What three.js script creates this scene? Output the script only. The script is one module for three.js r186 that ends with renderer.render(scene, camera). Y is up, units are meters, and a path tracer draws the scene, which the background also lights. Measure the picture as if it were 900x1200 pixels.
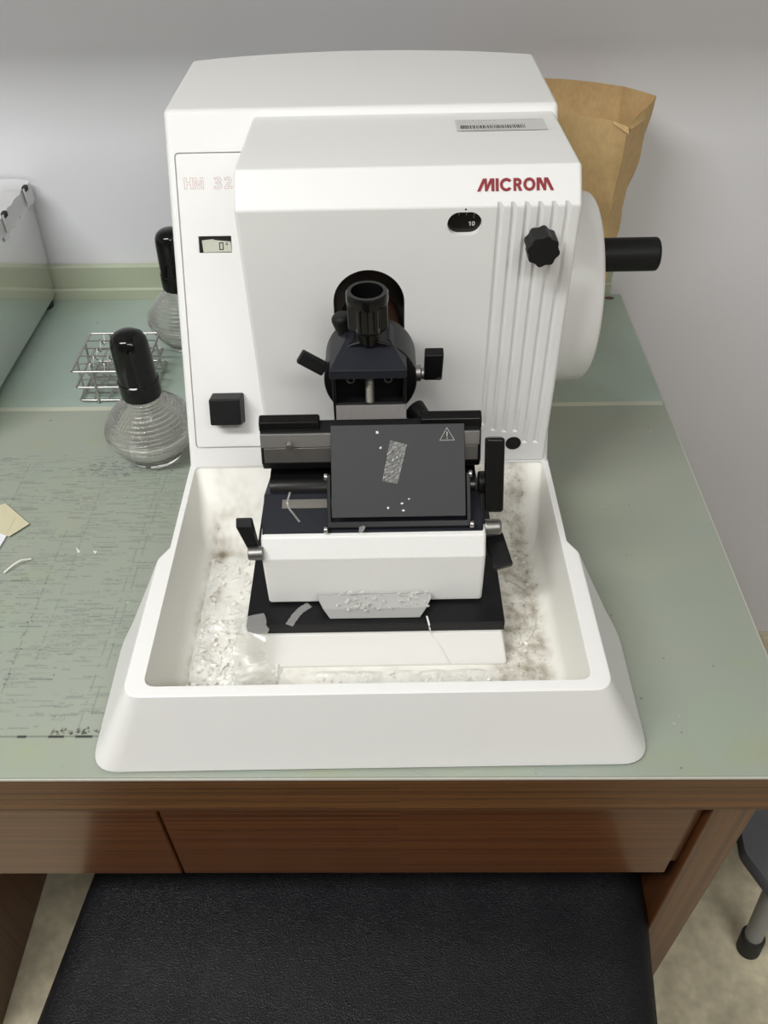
import * as THREE from 'three';
import { RectAreaLightUniformsLib } from 'three/addons/lights/RectAreaLightUniformsLib.js';
import { RoundedBoxGeometry } from 'three/addons/geometries/RoundedBoxGeometry.js';
import { ConvexGeometry } from 'three/addons/geometries/ConvexGeometry.js';
import { mergeGeometries, mergeVertices } from 'three/addons/utils/BufferGeometryUtils.js';
import { ImprovedNoise } from 'three/addons/math/ImprovedNoise.js';
import { FontLoader } from 'three/addons/loaders/FontLoader.js';
import { Brush, Evaluator, SUBTRACTION } from 'three-bvh-csg';

// ------------------------------------------------------------------ camera
const T = 0.75;                               // height of the desk top
const scene = new THREE.Scene();
const F = 967.8, D2R = Math.PI / 180;
const pitch = 43.546 * D2R, camYaw = 1.189 * D2R, roll = -1.259 * D2R;
const camPos = new THREE.Vector3(0, T + 0.55664, 0.30422);
const fw = new THREE.Vector3(-Math.sin(camYaw) * Math.cos(pitch), -Math.sin(pitch), -Math.cos(camYaw) * Math.cos(pitch));
const rt0 = new THREE.Vector3(Math.cos(camYaw), 0, -Math.sin(camYaw));
const up0 = new THREE.Vector3().crossVectors(rt0, fw);
const rt = rt0.clone().multiplyScalar(Math.cos(roll)).addScaledVector(up0, Math.sin(roll));
const up = up0.clone().multiplyScalar(Math.cos(roll)).addScaledVector(rt0, -Math.sin(roll));
const camera = new THREE.PerspectiveCamera(2 * Math.atan(600 / F) / D2R, 0.75, 0.02, 30);
camera.position.copy(camPos);
camera.quaternion.setFromRotationMatrix(new THREE.Matrix4().makeBasis(rt, up, fw.clone().negate()));
camera.updateMatrixWorld();
scene.add(camera);

const renderer = new THREE.WebGLRenderer({ antialias: true });
renderer.toneMapping = THREE.LinearToneMapping;
renderer.toneMappingExposure = 0.95;
renderer.shadowMap.enabled = true;
scene.background = new THREE.Color(0x000000);
RectAreaLightUniformsLib.init();

// ceiling fixtures: [x, z, width, depth, intensity]
const CEIL = 2.5;
const FIXTURES = [
  [-1.0, 0.6, 1.2, 0.3, 26],
  [0.5, 1.25, 1.2, 0.3, 13],
  [1.5, 2.0, 1.2, 0.3, 6],
];

// ------------------------------------------------------------------ helpers
const V = (x, y, z) => new THREE.Vector3(x, y, z);
let seed = 12345;
const rnd = () => { seed = (seed * 1664525 + 1013904223) >>> 0; return seed / 4294967296; };
const rr = (a, b) => a + (b - a) * rnd();
const noise = new ImprovedNoise();
const names = {};
function numbered(n) { if (!(n in names)) { names[n] = 0; return n; } names[n]++; return n + '_' + String(names[n]).padStart(3, '0'); }

// area-weighted smooth normals with a crease angle, on unindexed geometry
function smooth(geo, deg = 40) {
  let g = geo.index ? geo.toNonIndexed() : geo;
  const p = g.attributes.position, n = p.count, map = new Map(), fn = [], cosA = Math.cos(deg * D2R);
  const a = V(), b = V(), c = V();
  for (let i = 0; i < n; i += 3) {
    a.fromBufferAttribute(p, i); b.fromBufferAttribute(p, i + 1); c.fromBufferAttribute(p, i + 2);
    b.sub(a); c.sub(a); b.cross(c);
    const len = b.length(); fn.push([b.clone().multiplyScalar(len > 1e-16 ? 1 / len : 0), len]);
    for (let k = 0; k < 3; k++) {
      const j = i + k, key = Math.round(p.getX(j) * 2e5) + ',' + Math.round(p.getY(j) * 2e5) + ',' + Math.round(p.getZ(j) * 2e5);
      if (!map.has(key)) map.set(key, []); map.get(key).push(j);
    }
  }
  const out = new Float32Array(n * 3);
  for (const list of map.values()) for (const j of list) {
    const m = fn[(j / 3) | 0][0]; a.set(0, 0, 0);
    for (const q of list) { const f = fn[(q / 3) | 0]; if (f[0].dot(m) > cosA) a.addScaledVector(f[0], f[1]); }
    a.normalize(); if (a.lengthSq() < .5) a.copy(m);
    out[j * 3] = a.x; out[j * 3 + 1] = a.y; out[j * 3 + 2] = a.z;
  }
  g.setAttribute('normal', new THREE.BufferAttribute(out, 3));
  return g;
}
// uv in metres, projected along each triangle's dominant axis
function boxUV(geo) {
  const g = geo.index ? geo.toNonIndexed() : geo, p = g.attributes.position, uv = new Float32Array(p.count * 2);
  const a = V(), b = V(), c = V();
  for (let i = 0; i < p.count; i += 3) {
    a.fromBufferAttribute(p, i); b.fromBufferAttribute(p, i + 1); c.fromBufferAttribute(p, i + 2);
    const nn = b.clone().sub(a).cross(c.clone().sub(a)); const x = Math.abs(nn.x), y = Math.abs(nn.y), z = Math.abs(nn.z);
    [a, b, c].forEach((q, k) => {
      const [s, t] = x > y && x > z ? [q.z, q.y] : y > z ? [q.x, q.z] : [q.x, q.y];
      uv[(i + k) * 2] = s; uv[(i + k) * 2 + 1] = t;
    });
  }
  g.setAttribute('uv', new THREE.BufferAttribute(uv, 2));
  return g;
}
const clean = g => { const q = g.index ? g.toNonIndexed() : g; for (const k of Object.keys(q.attributes)) if (!['position', 'normal', 'uv'].includes(k)) q.deleteAttribute(k); if (!q.attributes.uv) boxUV(q); return q; };
const merge = list => mergeGeometries(list.map(clean));
function mesh(name, geo, mat, parent, label) {
  const m = new THREE.Mesh(Array.isArray(geo) ? merge(geo) : geo, mat);
  m.name = parent ? name : numbered(name); m.castShadow = m.receiveShadow = true;
  if (label) m.userData.label = label;
  (parent || scene).add(m); return m;
}
function thing(name, label, category, pos = [0, 0, 0], turn = 0, group) {
  const g = new THREE.Group(); g.name = numbered(name); g.position.set(...pos); g.rotation.y = turn;
  g.userData = { label, category }; if (group) g.userData.group = group; scene.add(g); return g;
}
function tag(o, label, category, group, kind) { o.userData.label = label; if (category) o.userData.category = category; if (group) o.userData.group = group; if (kind) o.userData.kind = kind; return o; }
function struct(name, geo, mat, label, parent) { const m = mesh(name, geo, mat, parent); if (!parent) { m.userData.kind = 'structure'; if (label) { m.userData.label = label; m.userData.category = name.split('_')[0]; } } return m; }

// convex solid with rounded edges: the hull of small balls at the corners
const DIRS = (() => { const o = [], n = 3; for (let i = -n; i <= n; i++) for (let j = -n; j <= n; j++) for (let k = -n; k <= n; k++) if (Math.max(Math.abs(i), Math.abs(j), Math.abs(k)) === n) o.push(V(Math.tan(i / n * Math.PI / 4), Math.tan(j / n * Math.PI / 4), Math.tan(k / n * Math.PI / 4)).normalize()); return o; })();
function hull(pts, r = 0.001, deg = 42) {
  const c = V(); pts.forEach(p => c.add(V(...p))); c.multiplyScalar(1 / pts.length);
  const o = [];
  for (const q of pts) {
    const p = V(...q);
    // move the ball centre inwards
    const b = p.clone(); for (const k of ['x', 'y', 'z']) { const d = c[k] - p[k]; b[k] += Math.sign(d) * Math.min(Math.abs(d), r); }
    if (r <= 0) { o.push(p); continue; }
    for (const d of DIRS) if (d.dot(V().subVectors(p, c)) > -0.2 * p.distanceTo(c)) o.push(b.clone().addScaledVector(d, r));
  }
  return boxUV(smooth(new ConvexGeometry(o), deg));
}
// prism along x: profile [[z, y], ...], x0..x1
function hprism(prof, x0, x1, r = 0.001) { return hull(prof.flatMap(([z, y]) => [[x0, y, z], [x1, y, z]]), r); }
function box(x0, x1, y0, y1, z0, z1, r = 0.001) {
  const g = r > 0 ? new RoundedBoxGeometry(x1 - x0, y1 - y0, z1 - z0, 2, Math.min(r, (x1 - x0) / 2.01, (y1 - y0) / 2.01, (z1 - z0) / 2.01)) : new THREE.BoxGeometry(x1 - x0, y1 - y0, z1 - z0);
  g.translate((x0 + x1) / 2, (y0 + y1) / 2, (z0 + z1) / 2); return boxUV(g);
}
// rounded box between two points (bar): section w (along side) x h
function bar(a, b, side, w, h, r) {
  a = V(...a); b = V(...b); const y = b.clone().sub(a), L = y.length(); y.normalize();
  const x = V(...side).addScaledVector(y, -V(...side).dot(y)).normalize(), z = V().crossVectors(x, y);
  const g = new RoundedBoxGeometry(w, L, h, 3, r); g.applyMatrix4(new THREE.Matrix4().makeBasis(x, y, z)); g.translate(...a.lerp(b, .5).toArray()); return boxUV(g);
}
function cyl(a, b, r0, r1 = r0, seg = 32, bevel = 0) {
  a = V(...a); b = V(...b); const L = a.distanceTo(b);
  const pts = [[0, 0]]; const e = Math.min(bevel, r0, r1);
  if (e > 0) { for (let i = 0; i <= 4; i++) { const t = i / 4 * Math.PI / 2; pts.push([r0 - e + e * Math.sin(t), e - e * Math.cos(t)]); } for (let i = 0; i <= 4; i++) { const t = i / 4 * Math.PI / 2; pts.push([r1 - e + e * Math.cos(t), L - e + e * Math.sin(t)]); } }
  else { pts.push([r0, 0], [r1, L]); }
  pts.push([0, L]);
  const g = new THREE.LatheGeometry(pts.map(p => new THREE.Vector2(Math.max(p[0], 1e-6), p[1])), seg);
  const q = new THREE.Quaternion().setFromUnitVectors(V(0, 1, 0), b.clone().sub(a).normalize());
  g.applyQuaternion(q); g.translate(a.x, a.y, a.z); const s = smooth(g.toNonIndexed(), 35); return boxUV(s);
}
const lathe = (pts, seg = 48, deg = 30) => { const g = new THREE.LatheGeometry(pts.map(p => new THREE.Vector2(p[0], p[1])), seg); return boxUV(smooth(g.toNonIndexed(), deg)); };
function tube(pts, r, seg = 8, closed = false, n) { const c = new THREE.CatmullRomCurve3(pts.map(p => V(...p)), closed, 'catmullrom', .1); return clean(new THREE.TubeGeometry(c, n || Math.max(8, pts.length * 6), r, seg, closed)); }
const rod = (a, b, r, seg = 8) => cyl(a, b, r, r, seg);
// rounded polygon with a fixed number of points per corner
function loop(corners, m = 6) {
  const n = corners.length, out = [];
  for (let i = 0; i < n; i++) {
    const [x, z, r] = corners[i], p = new THREE.Vector2(x, z), a = new THREE.Vector2(...corners[(i + n - 1) % n]), b = new THREE.Vector2(...corners[(i + 1) % n]);
    const u = a.clone().sub(p), w = b.clone().sub(p); const lu = u.length(), lw = w.length(); u.normalize(); w.normalize();
    const ang = Math.acos(Math.max(-1, Math.min(1, u.dot(w)))); const t = Math.min(r / Math.tan(ang / 2), lu * .49, lw * .49);
    const s = p.clone().addScaledVector(u, t), e = p.clone().addScaledVector(w, t);
    for (let k = 0; k <= m; k++) { const q = k / m; out.push([(1 - q) * (1 - q) * s.x + 2 * q * (1 - q) * p.x + q * q * e.x, (1 - q) * (1 - q) * s.y + 2 * q * (1 - q) * p.y + q * q * e.y]); }
  }
  return out;
}
// loft closed loops given as [points, y] (or points with own y); cap at the end
function loft(loops, capEnd, deg = 35, capStart) {
  const pos = [], P = loops.map(([pts, y]) => pts.map(q => q.length > 2 ? V(q[0], q[2], q[1]) : V(q[0], y, q[1])));
  const tri = (a, b, c) => pos.push(a.x, a.y, a.z, b.x, b.y, b.z, c.x, c.y, c.z);
  for (let i = 0; i + 1 < P.length; i++) for (let j = 0; j < P[i].length; j++) { const k = (j + 1) % P[i].length; tri(P[i][j], P[i + 1][k], P[i][k]); tri(P[i][j], P[i + 1][j], P[i + 1][k]); }
  const cap = (L, flip) => { const c = V(); L.forEach(p => c.add(p)); c.multiplyScalar(1 / L.length); for (let j = 0; j < L.length; j++) { const k = (j + 1) % L.length; flip ? tri(c, L[k], L[j]) : tri(c, L[j], L[k]); } };
  if (capEnd) cap(P[P.length - 1], true); if (capStart) cap(P[0], false);
  const g = new THREE.BufferGeometry(); g.setAttribute('position', new THREE.BufferAttribute(new Float32Array(pos), 3));
  return boxUV(smooth(g, deg));
}
// prism along x from a rounded profile of [z, y, radius], with rounded ends
function extrudeX(prof, x0, x1, bevel, steps = 1) {
  const lp = loop(prof, 5), s = new THREE.Shape(lp.map(([z, y]) => new THREE.Vector2(-z, y)));
  const g = new THREE.ExtrudeGeometry(s, { depth: x1 - x0 - 2 * bevel, steps, bevelEnabled: true, bevelSize: bevel, bevelThickness: bevel, bevelOffset: -bevel, bevelSegments: 4 });
  g.translate(0, 0, x0 + bevel);                  // (x=-z, y, z=x)
  const p = g.attributes.position; for (let i = 0; i < p.count; i++) { const a = p.getX(i), b = p.getY(i), c = p.getZ(i); p.setXYZ(i, c, b, -a); }
  return g;
}
const evaluator = new Evaluator(); evaluator.attributes = ['position', 'normal', 'uv']; evaluator.useGroups = false;
function cut(base, tools) {
  let b = new Brush(mergeVertices(clean(base), 1e-7)); b.updateMatrixWorld();
  for (const t of tools) { const q = new Brush(mergeVertices(clean(t), 1e-7)); q.updateMatrixWorld(); b = evaluator.evaluate(b, q, SUBTRACTION); }
  return b.geometry;
}
function stadium(cx, cy, hw, hh, n = 14) { // rounded upright or lying slot outline
  const s = new THREE.Shape(), r = Math.min(hw, hh);
  const pts = [];
  if (hh >= hw) { for (let i = 0; i <= n; i++) { const t = Math.PI * i / n; pts.push([cx + r * Math.cos(t), cy + hh - r + r * Math.sin(t)]); } for (let i = 0; i <= n; i++) { const t = Math.PI + Math.PI * i / n; pts.push([cx + r * Math.cos(t), cy - hh + r + r * Math.sin(t)]); } }
  else { for (let i = 0; i <= n; i++) { const t = -Math.PI / 2 + Math.PI * i / n; pts.push([cx + hw - r + r * Math.cos(t), cy + r * Math.sin(t)]); } for (let i = 0; i <= n; i++) { const t = Math.PI / 2 + Math.PI * i / n; pts.push([cx - hw + r + r * Math.cos(t), cy + r * Math.sin(t)]); } }
  s.setFromPoints(pts.map(p => new THREE.Vector2(...p))); return s;
}
function rrect(x0, x1, y0, y1, r) { return new THREE.Shape(loop([[x0, y0, r], [x1, y0, r], [x1, y1, r], [x0, y1, r]], 5).map(p => new THREE.Vector2(...p))); }
const ext = (shape, depth, z = 0) => { const g = new THREE.ExtrudeGeometry(shape, { depth, bevelEnabled: false, curveSegments: 10 }); g.translate(0, 0, z); return g; };

// pixel of the photograph -> point on a plane; world frame (height above the desk top) or the microtome's own frame
const YAW = 0.8 * D2R, OX = -0.021, OZ = -0.007;
function pix(px, py) { return fw.clone().addScaledVector(rt, (px - 450) / F).addScaledVector(up, -(py - 600) / F); }
function atW(px, py, ax, v) { const d = pix(px, py), o = V(camPos.x, camPos.y - T, camPos.z); const k = 'xyz'[ax]; return o.addScaledVector(d, (v - o[k]) / d[k]); }
const toL = v => V(v.x * Math.cos(YAW) - v.z * Math.sin(YAW), v.y, v.x * Math.sin(YAW) + v.z * Math.cos(YAW));
const camL = toL(V(camPos.x - OX, camPos.y - T, camPos.z - OZ));
function at(px, py, ax, v) { const d = toL(pix(px, py)), k = 'xyz'[ax]; return camL.clone().addScaledVector(d, (v - camL[k]) / d[k]); }
function atP(px, py, P, n) { const d = toL(pix(px, py)); return camL.clone().addScaledVector(d, V(...P).sub(camL).dot(n) / d.dot(n)); }

// ------------------------------------------------------------------ textures
function dataTex(n, fn, rep, srgb) {
  const d = new Uint8Array(n * n * 4);
  for (let y = 0; y < n; y++) for (let x = 0; x < n; x++) { const c = fn(x / n, y / n); for (let k = 0; k < 3; k++) d[(y * n + x) * 4 + k] = Math.max(0, Math.min(255, Math.round((c.length ? c[k] : c) * 255))); d[(y * n + x) * 4 + 3] = 255; }
  const t = new THREE.DataTexture(d, n, n); t.wrapS = t.wrapT = THREE.RepeatWrapping; t.magFilter = THREE.LinearFilter; t.minFilter = THREE.LinearMipmapLinearFilter; t.generateMipmaps = true;
  if (srgb) t.colorSpace = THREE.SRGBColorSpace; t.repeat.set(1 / rep, 1 / rep); t.needsUpdate = true; return t;
}
// tileable noise
function tn(u, v, f, s = 0) { const w = (a, b) => noise.noise(a * f, b * f, s + 7.3); const bu = u, bv = v; return (w(u, v) * (1 - bu) * (1 - bv) + w(u - 1, v) * bu * (1 - bv) + w(u, v - 1) * (1 - bu) * bv + w(u - 1, v - 1) * bu * bv); }
const fbm = (u, v, f, s) => tn(u, v, f, s) + .5 * tn(u, v, f * 2, s + 3) + .25 * tn(u, v, f * 4, s + 6);
function canvasTex(w, h, draw, srgb = true) {
  const c = document.createElement('canvas'); c.width = w; c.height = h; const g = c.getContext('2d'); draw(g, w, h);
  const t = new THREE.CanvasTexture(c); if (srgb) t.colorSpace = THREE.SRGBColorSpace; t.wrapS = t.wrapT = THREE.ClampToEdgeWrapping; return t;
}
const paintBump = dataTex(256, (u, v) => .5 + .28 * tn(u, v, 90, 1) + .2 * tn(u, v, 45, 9), 0.06);
const fineBump = dataTex(256, (u, v) => .5 + .45 * tn(u, v, 100, 4), 0.04);
const leatherBump = dataTex(512, (u, v) => { const a = Math.abs(tn(u, v, 60, 2)), b = Math.abs(tn(u, v, 34, 12)); return Math.min(1, .25 + 1.3 * a + .7 * b + .2 * tn(u, v, 6, 5)); }, 0.075);
const wallBump = dataTex(256, (u, v) => .5 + .3 * fbm(u, v, 12, 3), 0.5);
const brushed = dataTex(256, (u, v) => .5 + .5 * tn(u, v * .02 + .3, 120, 8), 0.03);

// ------------------------------------------------------------------ materials
const std = (o) => new THREE.MeshStandardMaterial(o), phy = (o) => new THREE.MeshPhysicalMaterial(o);
const lin = (r, g, b) => new THREE.Color().setRGB(r, g, b);
const M = {};
M.white = phy({ color: lin(.84, .84, .828), roughness: .42, bumpMap: paintBump, bumpScale: .00014 });
M.whiteSmooth = phy({ color: lin(.84, .84, .828), roughness: .38, bumpMap: fineBump, bumpScale: .00004 });
M.wheel = phy({ color: lin(.84, .838, .82), roughness: .35, bumpMap: fineBump, bumpScale: .00003 });
M.black = phy({ color: lin(.007, .007, .008), roughness: .36, specularIntensity: .5 });
M.blackMatte = phy({ color: lin(.010, .010, .0105), roughness: .5, specularIntensity: .45 });
M.blackGloss = phy({ color: lin(.005, .005, .005), roughness: .2, specularIntensity: .7 });
M.navy = phy({ color: lin(.013, .0145, .021), roughness: .42, specularIntensity: .6, bumpMap: fineBump, bumpScale: .00003 });
M.anod = phy({ color: lin(.027, .028, .030), roughness: .5, specularIntensity: .75, bumpMap: fineBump, bumpScale: .00002 });
M.steel = phy({ color: lin(.55, .54, .52), metalness: 1, roughness: .3 });
M.steelDark = phy({ color: lin(.3, .29, .28), metalness: 1, roughness: .42, bumpMap: brushed, bumpScale: .00004 });
M.steelBrush = phy({ color: lin(.42, .41, .4), metalness: 1, roughness: .5, bumpMap: brushed, bumpScale: .00008 });
M.red = std({ color: lin(.26, .010, .020), roughness: .5 });
M.pink = std({ color: lin(.62, .36, .36), roughness: .6 });
M.slot = std({ color: lin(.055, .046, .041), roughness: .6 });
M.wornSteel = phy({ color: lin(.22, .21, .19), metalness: .9, roughness: .55, bumpMap: fineBump, bumpScale: .0002 });
M.rust = std({ color: lin(.05, .022, .012), roughness: .5 });
M.wallP = std({ color: lin(.80, .80, .835), roughness: .55, bumpMap: wallBump, bumpScale: .0006 });
M.ceiling = std({ color: lin(.75, .75, .74), roughness: .9 });
M.wax = phy({ color: lin(.90, .895, .87), roughness: .3, transmission: .15, thickness: 0 });
M.film = phy({ color: lin(.85, .85, .82), roughness: .18, transmission: .75, thickness: 0 });
M.greyPlastic = std({ color: lin(.10, .105, .115), roughness: .45 });
M.greyTube = std({ color: lin(.30, .31, .31), roughness: .4 });
M.rubber = std({ color: lin(.02, .02, .02), roughness: .7 });

// ------------------------------------------------------------------ room
const floorTex = dataTex(512, (u, v) => { const a = fbm(u, v, 5, 2), b = fbm(u, v, 24, 5), c = fbm(u, v, 60, 9); const k = 1 + .14 * a + .16 * b + .10 * c; return [.80 * k, .765 * k, .655 * k]; }, 0.8, true);
M.floor = std({ color: 0xffffff, map: floorTex, roughness: .5 });
const RX0 = -3.4, RX1 = 3.4, RZ0 = -0.72, RZ1 = 5.0;
struct('floor', box(RX0 - .1, RX1 + .1, -.1, 0, RZ0 - .1, RZ1 + .1, 0), M.floor, 'mottled beige vinyl floor');
struct('ceiling', box(RX0 - .1, RX1 + .1, CEIL, CEIL + .1, RZ0 - .1, RZ1 + .1, 0), M.ceiling, 'white ceiling');
struct('wall_back', box(RX0 - .1, RX1 + .1, 0, CEIL, RZ0 - .1, RZ0, 0), M.wallP, 'pale grey painted wall behind the desk');
struct('wall_front', box(RX0 - .1, RX1 + .1, 0, CEIL, RZ1, RZ1 + .1, 0), M.wallP, 'pale grey painted wall behind the camera');
struct('wall_left', box(RX0 - .1, RX0, 0, CEIL, RZ0, RZ1, 0), M.wallP, 'pale grey painted side wall');
struct('wall_right', box(RX1, RX1 + .1, 0, CEIL, RZ0, RZ1, 0), M.wallP, 'pale grey painted side wall');

for (const [x, z, w, d, I] of FIXTURES) {
  const g = thing('ceiling_light', 'flat white ceiling light fixture', 'ceiling light', [x, CEIL, z], 0, 'ceiling lights');
  mesh('housing', box(-w / 2 - .02, w / 2 + .02, -.05, 0, -d / 2 - .02, d / 2 + .02, .004), M.whiteSmooth, g);
  const e = new THREE.MeshStandardMaterial({ color: 0xffffff, emissive: 0xffffff, emissiveIntensity: I * .25 });
  mesh('diffuser', box(-w / 2, w / 2, -.056, -.05, -d / 2, d / 2, 0), e, g);
  const L = new THREE.RectAreaLight(new THREE.Color(1, .995, .985), I, w, d); L.name = 'light'; L.position.set(x, CEIL - .062, z); L.lookAt(x, 0, z); scene.add(L);
}
// shelf over the desk, above the frame: it shades the upper wall and the back of the machine
{
  const g = thing('wall_shelf', 'white shelf board fixed to the wall above the desk', 'shelf', [0, T + .58, RZ0]);
  mesh('board', box(-1.3, 1.1, 0, .025, 0.001, .30, .002), M.whiteSmooth, g);
  for (const x of [-.9, .7]) mesh('bracket', hull([[x - .012, 0, .002], [x + .012, 0, .002], [x - .012, 0, .25], [x + .012, 0, .25], [x - .012, -.15, .002], [x + .012, -.15, .002], [x - .012, -.15, .02], [x + .012, -.15, .02]], .002), M.whiteSmooth, g);
}

// ------------------------------------------------------------------ desk
const woodTex = (base, dark, f) => canvasTex(1024, 512, (g, w, h) => {
  g.fillStyle = base; g.fillRect(0, 0, w, h); seed = 77 + f;
  for (let i = 0; i < 900; i++) { const y = rnd() * h, x = rnd() * w, l = rr(60, 420); g.strokeStyle = rnd() < .6 ? dark : 'rgba(190,120,60,.10)'; g.globalAlpha = rr(.08, .42); g.lineWidth = rr(.5, 2); g.beginPath(); g.moveTo(x, y); g.bezierCurveTo(x + l * .3, y + rr(-4, 4), x + l * .6, y + rr(-4, 4), x + l, y + rr(-5, 5)); g.stroke(); }
  for (let i = 0; i < 90; i++) { const y = rnd() * h; g.strokeStyle = dark; g.globalAlpha = rr(.1, .3); g.lineWidth = rr(2, 8); g.beginPath(); g.moveTo(0, y); g.bezierCurveTo(w * .3, y + rr(-9, 9), w * .6, y + rr(-9, 9), w, y + rr(-9, 9)); g.stroke(); }
  g.globalAlpha = 1;
});
const wt1 = woodTex('#653c1c', '#341a09', 1); wt1.wrapS = wt1.wrapT = THREE.RepeatWrapping; wt1.repeat.set(1 / .55, 1 / .2);
const wt2 = woodTex('#6f4a27', '#2c190b', 2); wt2.wrapS = wt2.wrapT = THREE.RepeatWrapping; wt2.repeat.set(1 / .4, 1 / .12);
const wt3 = wt1.clone(); wt3.rotation = Math.PI / 2; wt3.needsUpdate = true;
M.wood = phy({ color: 0xffffff, map: wt1, roughness: .3, specularIntensity: .7, clearcoat: .3, clearcoatRoughness: .12 });
M.woodEdge = phy({ color: 0xffffff, map: wt2, roughness: .45, bumpMap: wt2, bumpScale: .0010 });
M.woodV = phy({ color: 0xffffff, map: wt3, roughness: .35, clearcoat: .3, clearcoatRoughness: .2 });
M.green = phy({ color: lin(.47, .51, .38), roughness: .5, bumpMap: wallBump, bumpScale: .0005 });
const desk = thing('desk', 'brown varnished wooden desk with a green covered top and drawers', 'desk', [0, T, 0]);
const DX0 = -1.15, DX1 = .305;
mesh('desktop', box(DX0, DX1, -.053, -.0032, -.708, 0, .002), M.woodEdge, desk);
mesh('drawer', box(-.75, -.1918, -.1765, -.0545, -.40, -.004, .0015), M.wood, desk);
mesh('drawer', box(-.1903, .2335, -.178, -.0545, -.40, -.005, .0015), M.wood, desk);
mesh('side_panel', box(.2447, .2795, -T, -.0535, -.66, -.004, .002), M.woodV, desk);
mesh('apron', box(.2345, .2445, -.17, -.0535, -.10, -.012, .001), M.woodV, desk);
mesh('pedestal', box(DX0 + .02, -.556, -T, -.18, -.68, -.02, .002), M.woodV, desk);
mesh('back_panel', box(-.555, .244, -.45, -.0535, -.66, -.645, .002), M.wood, desk);
// painted back rail with a small step
mesh('back_rail', [box(DX0, DX1 - .015, -.003, .0455, -.7185, -.708, .002), box(DX0, DX1 - .015, -.003, .016, -.709, -.7025, .003)], M.green, desk, 'pale green painted strip along the wall');

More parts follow.
